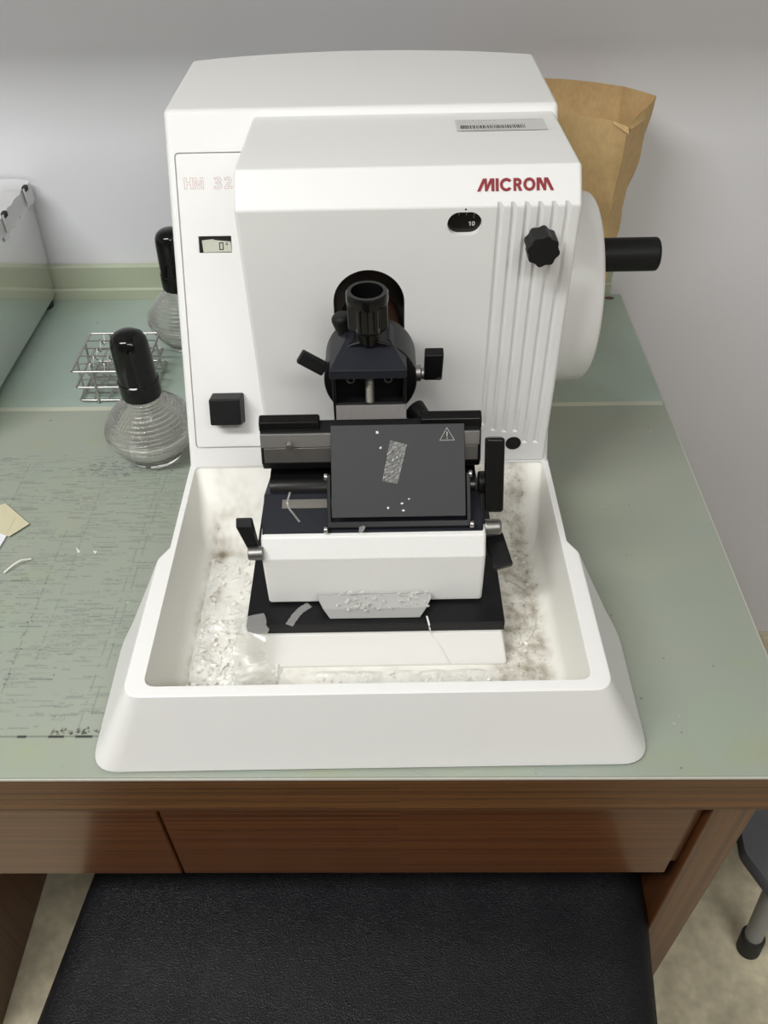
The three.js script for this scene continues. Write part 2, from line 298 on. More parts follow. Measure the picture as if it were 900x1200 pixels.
// green desk mat: scuffed, with ink print transferred from paper
const MX0 = DX0, MW = DX1 - .003 - MX0, MD = .702;
const matTex = canvasTex(2048, 1000, (g, w, h) => {
  const X = x => (x - MX0) / MW * w, Z = z => (1 + z / MD) * h * 1;    // z = 0 is the front edge (bottom of canvas)
  g.fillStyle = '#a5ada0'; g.fillRect(0, 0, w, h); g.fillStyle = '#b0c3b9'; g.fillRect(0, 0, w, Z(-.4555)); seed = 4242;
  for (let i = 0; i < 700; i++) { const r = rr(10, 90); g.fillStyle = ['#9cab9b', '#aab59f', '#a0aea2', '#b0b498'][i % 4]; g.globalAlpha = rr(.03, .12); g.beginPath(); g.ellipse(rnd() * w, rnd() * h, r, r * rr(.4, 1), rnd() * 3, 0, 7); g.fill(); }
  // yellowed stains
  for (const [x, z, r] of [[-.33, -.20, 26], [-.36, -.16, 30], [-.28, -.02, 50], [-.42, -.03, 60], [.2, -.01, 40], [.27, -.02, 40], [-.05, -.008, 60], [.28, -.10, 20], [-.31, -.40, 30], [-.38, -.39, 24]]) { for (let i = 0; i < 24; i++) { g.fillStyle = '#b3ac78'; g.globalAlpha = .05; g.beginPath(); g.ellipse(X(x) + rr(-r, r), Z(z) + rr(-r, r) * .4, r * rr(.2, .6), r * rr(.1, .4), rnd() * 3, 0, 7); g.fill(); } }
  // transferred print: rows of fine broken lines on the left
  for (let z = -.372; z < -.036; z += .0019) {
    const y = Z(z); let x = X(-.47) + rr(-20, 20); const xe = X(-.219 - (z + .37) * .06);
    const dens = .42 + .7 * noise.noise(z * 36, 2.2, 0);
    while (x < xe) { const l = rr(2, 34); const dn = dens + .5 * noise.noise(x * .012, y * .012, 5); if (rnd() < dn) { g.strokeStyle = rnd() < .85 ? '#66736f' : '#333b3b'; g.globalAlpha = rr(.14, .6); g.lineWidth = rr(.5, 1.1); g.beginPath(); const yy = y + rr(-1, 1); g.moveTo(x, yy); g.lineTo(x + l, yy + rr(-.5, .5)); g.stroke(); if (rnd() < .45) { let q = x; while (q < x + l) { g.fillStyle = '#55605f'; g.globalAlpha = rr(.08, .42); g.fillRect(q, y - rr(0, 3.4), rr(.6, 1.6), rr(.6, 2.2)); q += rr(1, 3); } } } x += l + rr(0, 9); }
  }
  g.globalAlpha = .3; g.strokeStyle = '#49544f';
  for (const [x0, z0, x1, z1] of [[-.385, -.36, -.385, -.07], [-.318, -.26, -.318, -.06], [-.300, -.33, -.300, -.10], [-.243, -.34, -.247, -.04], [-.237, -.34, -.240, -.05]]) { g.lineWidth = 1.1; g.setLineDash([rr(8, 40), rr(2, 12), rr(2, 10), rr(2, 9)]); g.beginPath(); g.moveTo(X(x0), Z(z0)); g.lineTo(X(x1), Z(z1)); g.stroke(); }
  for (let i = 0; i < 40; i++) { g.fillStyle = '#2f3533'; g.globalAlpha = rr(.2, .6); g.beginPath(); g.arc(X(rr(-.320, -.315)), Z(rr(-.20, -.06)), rr(.5, 1.3), 0, 7); g.fill(); }
  g.setLineDash([]); g.globalAlpha = .85;
  // bottom row of the print
  g.strokeStyle = '#3a403e'; g.lineWidth = 1.6; g.beginPath(); g.moveTo(X(-.44), Z(-.0345)); g.lineTo(X(-.215), Z(-.0345)); g.globalAlpha = .4; g.stroke();
  g.globalAlpha = .95; g.lineWidth = 2.6; g.strokeStyle = '#20231f'; for (const [a, b] of [[-.268, -.256], [-.247, -.234], [-.292, -.285]]) { g.beginPath(); g.moveTo(X(a), Z(-.0343)); g.lineTo(X(b), Z(-.0343)); g.stroke(); }
  for (let i = 0; i < 90; i++) { const x = rr(-.268, -.212); g.globalAlpha = rr(.3, .95); g.strokeStyle = '#20231f'; g.lineWidth = rr(.7, 1.6); const xx = X(x), yy = Z(-.0385) + rr(-3.4, 3.4); g.beginPath(); g.moveTo(xx, yy); g.lineTo(xx + rr(-3, 3), yy + rr(-3, 3)); g.stroke(); }
  for (const [x, z, l] of [[-.225, -.025, 9], [-.30, -.028, 0]]) { g.globalAlpha = .8; g.lineWidth = 1.4; g.beginPath(); g.moveTo(X(x), Z(z)); g.lineTo(X(x), Z(z) + l); g.stroke(); }
  // dirt strokes by the bottle and specks everywhere
  for (let i = 0; i < 120; i++) { const x = rr(-.33, -.23), z = -.352 + rr(-.01, .012) + (x + .28) * -.02; g.globalAlpha = rr(.2, .7); g.strokeStyle = '#3b4140'; g.lineWidth = rr(.6, 1.6); g.beginPath(); g.moveTo(X(x), Z(z)); g.lineTo(X(x) + rr(-9, 9), Z(z) + rr(-3, 3)); g.stroke(); }
  for (let i = 0; i < 420; i++) { g.globalAlpha = rr(.2, .75); g.fillStyle = rnd() < .7 ? '#414944' : '#d5dacd'; g.beginPath(); g.arc(rnd() * w, rnd() * h, rr(.4, 1.5), 0, 7); g.fill(); }
  for (let i = 0; i < 160; i++) { g.globalAlpha = rr(.08, .25); g.strokeStyle = rnd() < .5 ? '#6e7b72' : '#c3cbb9'; g.lineWidth = rr(.5, 1.2); const x = rnd() * w, y = rnd() * h; g.beginPath(); g.moveTo(x, y); g.lineTo(x + rr(-60, 60), y + rr(-12, 12)); g.stroke(); }
  g.globalAlpha = .9; g.fillStyle = '#5a2a1c'; g.beginPath(); g.ellipse(X(.286), Z(-.692), 9, 6, 0, 0, 7); g.fill(); g.globalAlpha = 1;
});
M.mat = phy({ color: lin(.86, .86, .86), map: matTex, roughness: .42, clearcoat: .25, clearcoatRoughness: .25 });
M.matEdge = std({ color: lin(.52, .51, .46), roughness: .6 });
{
  const g = thing('desk_mat', 'worn green desk mat with faint ink print and a pale edge', 'desk mat', [0, T, 0]);
  mesh('backing', box(DX0, DX1 - .0012, -.003, -.0012, -.7022, .0012, 0), M.matEdge, g, 'pale backing sheet showing at the edges');
  const top = new THREE.BoxGeometry(MW, .0011, MD); top.translate(MX0 + MW / 2, -.00055, -MD / 2);
  const p = top.attributes.position, uv = top.attributes.uv; for (let i = 0; i < p.count; i++) uv.setXY(i, (p.getX(i) - MX0) / MW, -p.getZ(i) / MD);
  mesh('green_sheet', top, M.mat, g);
}
M.tape = std({ color: lin(.52, .55, .44), roughness: .5 });
tag(mesh('adhesive_tape', (() => { const s = []; for (let i = 0; i < 60; i++) { const a = DX0 + .02 + i * (DX1 - DX0 - .025) / 59; s.push([a, -.4555 + .0012 * noise.noise(a * 9, 3, 1)]); } const sh = new THREE.Shape([...s.map(q => new THREE.Vector2(q[0], -q[1] + .0036)), ...s.reverse().map(q => new THREE.Vector2(q[0], -q[1] - .0036))]); const g = new THREE.ExtrudeGeometry(sh, { depth: .0002, bevelEnabled: false }); g.rotateX(-Math.PI / 2); return boxUV(g); })(), M.tape), 'pale yellow strip of tape stuck across the green desk mat', 'tape').position.y = T;

// ------------------------------------------------------------------ microtome
const mic = thing('microtome', 'white rotary microtome with red lettering, side handwheel and waste tray', 'microtome', [OX, T, OZ], YAW);
const RH = .075;
{
  // base with flared skirt; the tray basin inside
  const cor = (fx, fz, ax, az, ar, bx, bz, br, rz, rf) => [[-fx, fz, rf], [fx, fz, rf], [ax, az, ar], [bx, bz, br], [bx, rz, .004], [-bx, rz, .004], [-bx, bz, br], [-ax, az, ar]];
  const bot = loop(cor(.2065, .001, .2085, -.125, .10, .163, -.245, .03, -.555, .022), 8);
  const mid = (t) => loop(cor(.2065 + (.1695 - .2065) * t, .001 + (-.0145 - .001) * t, .2085 + (.1685 - .2085) * t, -.125 + (-.1455 + .125) * t, .10 + (.008 - .10) * t, .163 + (.1615 - .163) * t, -.245 + (-.157 + .245) * t, .03 + (.004 - .03) * t, -.555, .022 + (.014 - .022) * t), 8);
  const topo = loop(cor(.1682, -.0158, .1672, -.1465, .007, .1605, -.158, .004, -.555, .013), 8);
  const ins = (x, zf, zb, r) => loop([[-x, zf, r], [x, zf, r], [x, -.12, .01], [x, -.15, .01], [x, zb, .006], [-x, zb, .006], [-x, -.15, .01], [-x, -.12, .01]], 8);
  const shell = loft([[mid(0), .002], [mid(0.02), .004], [mid(.25), RH * .25], [mid(.5), RH * .5], [mid(.75), RH * .75], [mid(.97), RH - .0016], [mid(.99), RH - .0006], [topo, RH], [ins(.1565, -.0228, -.258, .009), RH]], false, 32);
  mesh('base', shell, M.white, mic);
  const basin = loft([[ins(.1565, -.0228, -.2572, .009), RH], [ins(.1556, -.0235, -.2565, .009), RH - .002], [ins(.1490, -.0285, -.2110, .012), .042], [ins(.1455, -.031, -.200, .014), .034], [ins(.138, -.036, -.190, .014), .030]], true, 60);
  const sm = (a, b, x) => { const t = Math.max(0, Math.min(1, (x - a) / (b - a))); return t * t * (3 - 2 * t); };
  const dirt = dataTex(1024, (u, v) => {
    const x = u * .34 - .17, z = -v * .30; const n1 = noise.noise(x * 55, z * 55, 1), n2 = noise.noise(x * 160, z * 160, 4), n3 = noise.noise(x * 420, z * 420, 8), n4 = noise.noise(x * 1000, z * 1000, 2);
    const right = sm(.085, .115, x) * (1 - sm(.132, .146, x)) * (.75 + .25 * sm(-.22, -.17, z)), left = sm(-.120, -.132, x) * (1 - sm(-.136, -.145, x)) * sm(-.235, -.19, z), back = .22 * sm(-.17, -.19, z) * (1 - sm(-.225, -.245, z)) * (1 - sm(.132, .140, Math.abs(x))), low = .12 * (1 - sm(.136, .146, Math.abs(x)));
    let k = (right * (.34 + .4 * n1) + left * (.5 + .5 * n1) + back * (.5 + .6 * n1) + low * (.4 + n1)) * (.55 + .9 * Math.max(0, n2 + .35)) + .55 * Math.max(0, (n3 - .1) * (right + .6 * back + .5 * left)) + .35 * Math.max(0, (n4 - .15) * (right + .5 * back));
    k = Math.max(0, Math.min(1, k)); if (n3 + n2 > .95 && right + left > .3) k = Math.min(1, k + .5);
    const hair = Math.abs(Math.hypot(x - .108, (z + .120) / 1.35) - .0275); if (x > .112 && hair < .0004) k = Math.max(k, .55);
    return [.945 - .40 * k, .94 - .43 * k, .915 - .47 * k];
  }, 1, true); dirt.wrapS = dirt.wrapT = THREE.ClampToEdgeWrapping;
  { const p = basin.attributes.position, uv = basin.attributes.uv; for (let i = 0; i < p.count; i++) uv.setXY(i, (p.getX(i) + .17) / .34, -p.getZ(i) / .30); }
  M.basin = phy({ color: lin(.97, .97, .96), map: dirt, roughness: .5 });
  mesh('tray_basin', basin, M.basin, mic, 'white waste tray soiled with wax and dirt');
  // rubber feet
  for (const [x, z] of [[-.17, -.04], [.17, -.04], [-.13, -.52], [.13, -.52]]) mesh('foot', cyl([x, 0, z], [x, .006, z], .012), M.rubber, mic);
  // mounting block in the tray
  mesh('mounting_block', hull([[-.0925, .0505, -.0835], [.1035, .0505, -.0835], [-.0965, .029, -.069], [.1065, .029, -.069], [-.0925, .0505, -.235], [.1035, .0505, -.235], [-.0965, .029, -.235], [.1065, .029, -.235]], .0025), phy({ color: lin(.74, .735, .70), roughness: .4 }), mic);
}
// rear housing, slanted in front
const PN = V(0, .143, .256).normalize(), PU = V(0, .256, -.143).normalize(), P0 = [0, .075, -.257];
{
  let g = extrudeX([[-.257, .075, .003], [-.402, .3335, .006], [-.548, .3315, .006], [-.556, .004, .003], [-.30, .004, .003]], -.1612, .1612, .0042, 14);
  { const p = g.attributes.position; for (let i = 0; i < p.count; i++) { const z = p.getZ(i), x = p.getX(i); if (z < -.5) p.setZ(i, z - .026 * Math.pow(Math.max(0, 1 - (x / .165) ** 2), .9)); } }
  // pocket of the front panel
  const M4 = new THREE.Matrix4().makeBasis(V(1, 0, 0), PU, PN).setPosition(...P0);
  const tool = ext(rrect(-.1545, -.06, .0178, .2642, .004), .02, -.003); tool.applyMatrix4(M4);
  g = cut(g, [tool]);
  mesh('rear_housing', boxUV(smooth(g, 32)), M.white, mic);
  const slab = new THREE.ExtrudeGeometry(rrect(-.1535, -.061, .0188, .2632, .0034), { depth: .0022, bevelEnabled: true, bevelSize: .0004, bevelThickness: .0005, bevelOffset: -.0004, bevelSegments: 2 }); slab.translate(0, 0, -.0029);
  const hole = ext(rrect(-.1393, -.1115, .1850, .1985, .0008), .02, -.0022);
  let pg = cut(slab, [hole]); pg.applyMatrix4(M4);
  const panel = mesh('control_panel', boxUV(smooth(pg, 32)), M.white, mic, 'flat left front panel with a display');
  // display in its window
  const lcd = canvasTex(256, 128, (c, w, h) => { c.fillStyle = '#16181a'; c.fillRect(0, 0, w, h); c.fillStyle = '#c9cbbd'; c.beginPath(); c.moveTo(22, 30); c.lineTo(110, 22); c.lineTo(130, 30); c.lineTo(248, 42); c.lineTo(252, 122); c.lineTo(30, 124); c.closePath(); c.fill(); c.strokeStyle = '#3a3d3a'; c.lineWidth = 8; c.strokeRect(160, 52, 26, 52); c.fillStyle = '#3a3d3a'; c.font = 'bold 34px sans-serif'; c.fillText('4', 206, 72); });
  const lg = new THREE.PlaneGeometry(.0276, .0133); lg.translate(-.1254, .19175, -.0021); lg.applyMatrix4(M4);
  mesh('display', lg, phy({ map: lcd, roughness: .2, clearcoat: .6 }), panel, 'small grey display showing a zero');
  // outlined model lettering
  const font = await new FontLoader().loadAsync('fonts/droid/droid_sans_bold.typeface.json');
  const strips = [];
  for (const [txt, x] of [['H', -.1488], ['M', -.1405], ['3', -.1232], ['2', -.1148]]) {
    for (const sh of font.generateShapes(txt, .0088)) for (const path of [sh, ...sh.holes]) {
      const pts = path.getPoints(6); const n = pts.length;
      for (let i = 0; i < n; i++) { const a = pts[i], b = pts[(i + 1) % n], d = b.clone().sub(a); if (d.length() < 1e-6) continue; const nn = new THREE.Vector2(-d.y, d.x).normalize().multiplyScalar(.00016), e = d.clone().normalize().multiplyScalar(.00012); const sq = new THREE.Shape([a.clone().sub(nn).sub(e), b.clone().sub(nn).add(e), b.clone().add(nn).add(e), a.clone().add(nn).sub(e)]); const q = ext(sq, .0002, 0); q.scale(txt === 'M' ? .86 : 1.05, 1, 1); q.translate(x, .2358, -.0003); strips.push(q); }
    }
  }
  const tg = merge(strips); tg.applyMatrix4(M4); mesh('model_lettering', tg, M.pink, panel, 'pink outlined letters HM 32');
  // black switch
  const sw = hull([[-.1365, .0405, 0], [-.1085, .0405, 0], [-.1365, .067, 0], [-.1085, .067, 0], [-.1365, .0405, .017], [-.1095, .0405, .017], [-.1365, .0635, .0185], [-.1095, .0635, .0185]], .0016); sw.applyMatrix4(M4);
  mesh('switch', sw, M.blackMatte, panel, 'black square switch');
}
// front housing
const FZ = -.257, BZ = -.2765, BY0 = .311, BY1 = .3325;
{
  let g = extrudeX([[FZ, .077, .002], [FZ, BY0, .004], [BZ, BY1, .003], [-.415, .3275, .002], [-.415, .30, .002], [-.30, .077, .002]], -.0885, .1575, .003, 1);
  const tools = [ext(stadium(.0048, .19, .0272, .0745, 24), .12, FZ - .10)];
  tools.push(ext(stadium(.0749, .2985, .0124, .0086, 18), .02, FZ - .006));
  // flutes
  const v0 = at(588.5, 300, 2, FZ), xs = []; for (let i = 0; i < 6; i++) xs.push(.0997 + i * .00955);
  xs.forEach((x, i) => {
    const yb = [.118, .112, .1105, .1105, .098, .098][i], yt = .3185;
    const xa = x - .0024, d = .0021, e = .0006;
    tools.push(hull([[xa, yb, FZ - d], [xa + .0026, yb, FZ - d], [xa, yt, FZ - d], [xa + .0026, yt, FZ - d], [xa, yb - .001, FZ + e], [xa + .0026 + (d + e), yb - .001, FZ + e], [xa, yt, FZ + e], [xa + .0026 + (d + e), yt, FZ + e]], 0));
  });
  g = cut(g, tools);
  mesh('front_housing', boxUV(smooth(g, 32)), M.white, mic);
  const back = ext(stadium(.0048, .19, .0290, .0765, 24), .002, FZ - .034); mesh('shutter_plate', [boxUV(back)], M.slot, mic, 'dark brown shutter plate closing the slot behind the specimen head');
  const lin2 = (() => { const o = stadium(.0048, .19, .0270, .0743, 24).getPoints(); const pos = []; for (let i = 0; i < o.length; i++) { const a = o[i], b = o[(i + 1) % o.length]; for (const q of [[a, FZ - .004], [b, FZ - .004], [b, FZ - .034], [a, FZ - .004], [b, FZ - .034], [a, FZ - .034]]) pos.push(q[0].x, q[0].y, q[1]); } const gg = new THREE.BufferGeometry(); gg.setAttribute('position', new THREE.BufferAttribute(new Float32Array(pos), 3)); return boxUV(smooth(gg, 40)); })();
  mesh('slot_sleeve', lin2, M.slot, mic, 'brown grey sleeve of the slot');
  // thickness dial behind its window
  const dial = canvasTex(256, 176, (c, w, h) => { c.fillStyle = '#0a0a0a'; c.fillRect(0, 0, w, h); c.strokeStyle = c.fillStyle = '#cfcfcb'; c.lineWidth = 4; for (const [x, l] of [[40, 30], [88, 36], [142, 36], [196, 56]]) { c.globalAlpha = x < 60 ? .25 : .8; c.beginPath(); c.moveTo(x + 4, 14); c.lineTo(x, 14 + l); c.stroke(); } c.globalAlpha = .95; c.font = 'bold 46px sans-serif'; c.fillText('10', 158, 126); });
  const dg = new THREE.PlaneGeometry(.0256, .0180); dg.translate(.0749, .2985, FZ - .0055); mesh('thickness_dial', dg, phy({ map: dial, roughness: .25 }), mic, 'black dial reading 10');
  mesh('index_dot', cyl([.0752, .3092, FZ - .0005], [.0752, .3092, FZ + .0002], .0007, .0007, 16), M.blackMatte, mic);
  for (const [px, py] of [[514, 232], [577, 233], [594, 388]]) { const p = at(px, py, 2, FZ + .0004); }
  mesh('plug', cyl([.1279, .0975, FZ - .001], [.1279, .0975, FZ + .001], .0068, .0068, 28, .0005), M.blackMatte, mic, 'round black plug');
  // lobed knob
  const lob = []; for (let i = 0; i < 96; i++) { const t = i / 96 * Math.PI * 2, r = .0112 + .0007 * Math.cos(8 * t + 1.2); lob.push(new THREE.Vector2(r * Math.cos(t), r * Math.sin(t))); }
  const kg = new THREE.ExtrudeGeometry(new THREE.Shape(lob), { depth: .0165, bevelEnabled: true, bevelSize: .0009, bevelThickness: .0009, bevelOffset: -.0009, bevelSegments: 3 });
  kg.translate(.1295, .2865, FZ + .004); mesh('adjusting_knob', [boxUV(smooth(kg, 30)), cyl([.1295, .2865, FZ - .002], [.1295, .2865, FZ + .006], .006)], M.blackMatte, mic, 'black lobed knob');
  // logo on the sloping band
  const BN = V(0, BY1 - BY0 > 0 ? .0195 : 0, .0225).normalize(), BU = V(0, .0225, -.0195).normalize();
  const bp = [0, BY0, FZ], lo = atP(559, 224.5, bp, BN), hi = atP(648, 221.5, bp, BN), tp = atP(600, 208.5, bp, BN), bt = atP(600, 223.5, bp, BN);
  const wL = hi.x - lo.x, hL = tp.distanceTo(bt), sx = wL / 6.32;
  const poly = (pts, dx = 0, mir) => new THREE.Shape(pts.map(([x, y]) => new THREE.Vector2((mir ? dx + mir - x : dx + x) * sx, y * hL)));
  const Mp = [[0, 0], [.28, 0], [.64, .72], [.66, 0], [.86, 0], [1.2, .68], [1.2, 0], [1.45, 0], [1.45, 1], [1.1, 1], [.84, .46], [.82, 1], [.5, 1]];
  const arc = (cx, r, w, t0, t1) => { const o = [], i2 = [], n = 28; for (let i = 0; i <= n; i++) { const t = t0 + (t1 - t0) * i / n; o.push([cx + r * Math.cos(t), .5 + .52 * Math.sin(t)]); i2.push([cx + (r - w) * Math.cos(t), .5 + (.52 - .22) * Math.sin(t)]); } return [o, i2.reverse()]; };
  const shapes = [poly(Mp)]; shapes.push(poly([[1.56, 0], [1.80, 0], [1.80, 1], [1.56, 1]]));
  { const [o, i2] = arc(2.44, .53, .24, Math.PI * .21, Math.PI * 1.79); shapes.push(poly([...o, ...i2])); }
  shapes.push(poly([[3.04, 0], [3.26, 0], [3.26, .38], [3.34, .38], [3.5, 0], [3.78, 0], [3.56, .44], [3.68, .55], [3.71, .7], [3.66, .87], [3.52, .98], [3.36, 1], [3.04, 1]]));
  shapes[3].holes.push(new THREE.Path([[3.26, .58], [3.38, .58], [3.47, .66], [3.47, .74], [3.38, .8], [3.26, .8]].map(([x, y]) => new THREE.Vector2(x * sx, y * hL))));
  { const o = [], i2 = []; for (let i = 0; i < 40; i++) { const t = i / 40 * Math.PI * 2; o.push([4.36 + .5 * Math.cos(t), .5 + .52 * Math.sin(t)]); i2.push([4.36 + .26 * Math.cos(t), .5 + .3 * Math.sin(t)]); } const s = poly(o); s.holes.push(new THREE.Path(i2.map(([x, y]) => new THREE.Vector2(x * sx, y * hL)))); shapes.push(s); }
  shapes.push(poly(Mp, 4.96, 1.45));
  const lgeo = merge(shapes.map(s => ext(s, .0003, 0))); const ang = -.003;
  lgeo.applyMatrix4(new THREE.Matrix4().makeBasis(V(1, 0, 0), BU, BN).setPosition(lo.x, lo.y, lo.z));
  lgeo.translate(BN.x * .0001, 0, 0); mesh('maker_lettering', lgeo, M.red, mic, 'red letters MICROM');
  // inventory label on top
  const lab = canvasTex(640, 160, (c, w, h) => {
    c.fillStyle = '#d4d3d0'; c.fillRect(0, 0, w, h); seed = 5;
    const dots = (x0, x1, y, s, a) => { for (let x = x0; x < x1; x += s * rr(.9, 1.3)) for (let k = 0; k < 4; k++) { c.globalAlpha = a * rr(.5, 1); c.fillStyle = '#2a2a2c'; c.fillRect(x + rr(0, s * .5), y + rr(-s * .4, s * .3), s * rr(.1, .5), s * rr(.08, .35)); } };
    dots(14, 280, 18, 16, .8); dots(330, 600, 12, 9, .5); dots(14, 200, 42, 13, .8); dots(14, 290, 64, 11, .6); dots(30, 110, 84, 10, .7); dots(400, 500, 72, 12, .9);
    c.globalAlpha = 1; c.fillStyle = '#1c1c1e'; let x = 30; while (x < 490) { const q = rr(4, 13); c.fillRect(x, 84, q, 46); x += q + rr(3, 9); }
    dots(40, 430, 146, 13, .75); c.globalAlpha = 1;
  });
  const a1 = at(531, 124, 1, .3334), a2 = at(636, 124, 1, .3334), a3 = at(636, 138, 1, .3334), a4 = at(534, 141, 1, .3334);
  const x0 = (a1.x + a4.x) / 2, x1 = (a2.x + a3.x) / 2, z0 = -.378, z1 = -.350;
  const lp = new THREE.PlaneGeometry(x1 - x0, z1 - z0); lp.rotateX(-Math.PI / 2 - Math.atan2(.005, .1385)); lp.translate((x0 + x1) / 2, .3300, (z0 + z1) / 2);
  mesh('inventory_label', lp, phy({ map: lab, roughness: .35 }), mic, 'silvery sticker with small print and a barcode');
}
// handwheel
{
  const wy = .1855, wz = -.370, R = .0815, w = mesh('handwheel', (() => {
    const g = lathe([[.0001, .198], [.060, .198], [.074, .1975], [.0785, .1965], [.0808, .1945], [.0818, .1915], [.0825, .185], [.0832, .170], [.0832, .1640], [.0820, .163], [.001, .163]].map(([r, x]) => [r, x]), 96, 28);
    g.rotateZ(-Math.PI / 2); g.translate(0, wy, wz); return boxUV(g);
  })(), M.wheel, mic, 'white round handwheel on the side');
  mesh('hub', cyl([.150, wy, wz], [.165, wy, wz], .03), M.white, w);
  mesh('handle', cyl([.197, .231, -.341], [.2475, .231, -.341],   .0138, .0138, 40, .0024), M.blackMatte, w, 'black cylindrical turning handle');
}
// specimen head
{
  const cx = .0048;
  const head = mesh('specimen_head', [
    cyl([cx + .0005, .205, -.236], [cx + .0005, .205, -.199], .0345, .0345, 56, .0015)], M.black, mic, 'black round specimen head');
  mesh('arm', cyl([cx, .205, -.35], [cx, .205, -.235], .0245), M.rust, head, 'brown cylindrical arm in the slot');
  const B = (x0, x1, y0, y1, z0, z1, r = .0008) => box(x0, x1, y0, y1, z0, z1, r);
  // clamp body with an open mouth
  mesh('clamp_body', [B(-.021, .031, .160, .222, -.222, -.2005), B(-.0225, -.0195, .168, .222, -.215, -.186), B(.0290, .0315, .168, .222, -.215, -.186)], M.black, head);
  mesh('clamp_cap', hull([[-.0235, .2255, -.181], [.0318, .2255, -.181], [-.0235, .2195, -.181], [.0318, .2195, -.181], [-.0125, .2375, -.205], [.0205, .2375, -.205], [-.0125, .2375, -.228], [.0205, .2375, -.228], [-.0235, .2245, -.228], [.0318, .2245, -.228]], .0007), M.navy, head, 'dark bevelled cap of the clamp');
  mesh('lower_jaw', [hprism([[-.1770, .1835], [-.1790, .1850], [-.1850, .1945], [-.1880, .1945], [-.1880, .1835]], -.0205, .0315, .0004)], phy({ color: lin(.15, .145, .14), metalness: .9, roughness: .42, bumpMap: brushed, bumpScale: .0002 }), head, 'worn steel clamping jaw');
  mesh('jaw_base', [B(-.0200, .0310, .166, .1925, -.208, -.1882), B(-.0205, .0315, .166, .1833, -.19, -.1790)], M.black, head);
  const thread = []; for (let i = 0; i <= 60; i++) thread.push([i % 2 ? .0034 : .0029, .184 + i * .0006]);
  const th = lathe(thread, 24, 20); th.translate(cx, 0, -.190); mesh('lead_screw', th, M.wornSteel, head, 'threaded steel screw');
  for (const x of [-.0095, .0185]) { const rg = new THREE.TorusGeometry(.0026, .0008, 8, 24); rg.translate(x, .2065, -.1995); mesh('socket_screw', [boxUV(rg)], M.steelDark, head); }
  // fluted clamping knob
  const kz = -.203, out = []; for (let i = 0; i < 120; i++) { const t = i / 120 * Math.PI * 2, f = .5 + .5 * Math.cos(8 * t); out.push([cx + (.0150 - .0024 * f) * Math.cos(t), kz + (.0150 - .0024 * f) * Math.sin(t)]); }
  const sc = (s, h) => [out.map(([x, z]) => [cx + (x - cx) * s, kz + (z - kz) * s]), h], circ = (r, h) => [out.map((_, i) => { const t = i / 120 * Math.PI * 2; return [cx + r * Math.cos(t), kz + r * Math.sin(t)]; }), h];
  const kn = loft([circ(.0075, .2475), circ(.0120, .2480), sc(.93, .2495), sc(1, .2515), sc(1, .2675), circ(.01475, .2700), circ(.0148, .2755), circ(.0138, .2772), circ(.0112, .2772), circ(.0108, .2760), circ(.0104, .262)], true, 32, true);
  const knob = mesh('clamping_knob', kn, M.blackGloss, head, 'glossy black fluted knob with a hollow top');
  mesh('stem', cyl([cx, .2370, kz], [cx, .2485, kz], .0074, .0070, 32), M.blackGloss, knob);
  // levers
  const l1 = at(351, 417, 2, -.205), l2 = at(381, 433, 2, -.205); mesh('lever', bar(l1.toArray(), l2.toArray(), [0, .3, 1], .006, .0105, .0014), M.blackMatte, head, 'black flat lever on the left');
  const s1 = at(398, 368, 2, -.222), s2 = at(411, 404, 2, -.222); mesh('eccentric_lever', [cyl(s2.toArray(), s1.toArray(), .006, .0075, 28, .004)], M.blackMatte, head);
  const r1 = at(509, 412, 2, -.196), r2 = at(507, 441, 2, -.204); mesh('lever', bar([r1.x, r1.y, r1.z], [r2.x, r2.y, r2.z], [1, 0, 0], .0135, .008, .0012), M.black, head, 'black upright lever on the right');
  const b1 = at(484, 437, 2, -.206), b2 = at(517, 439, 2, -.203); mesh('lever_axle', [cyl(b1.toArray(), b2.toArray(), .0042, .0042, 24, .0008), cyl(b1.toArray(), [b1.x + .006, b1.y, b1.z], .0062, .0062, 24, .0008)], M.steelDark, head, 'steel axle of the lever');
  const d1 = at(484, 478, 2, -.212), d2 = at(497, 492, 2, -.202); mesh('locking_stud', cyl(d1.toArray(), d2.toArray(), .009, .0072, 28, .002), M.blackMatte, head);
}

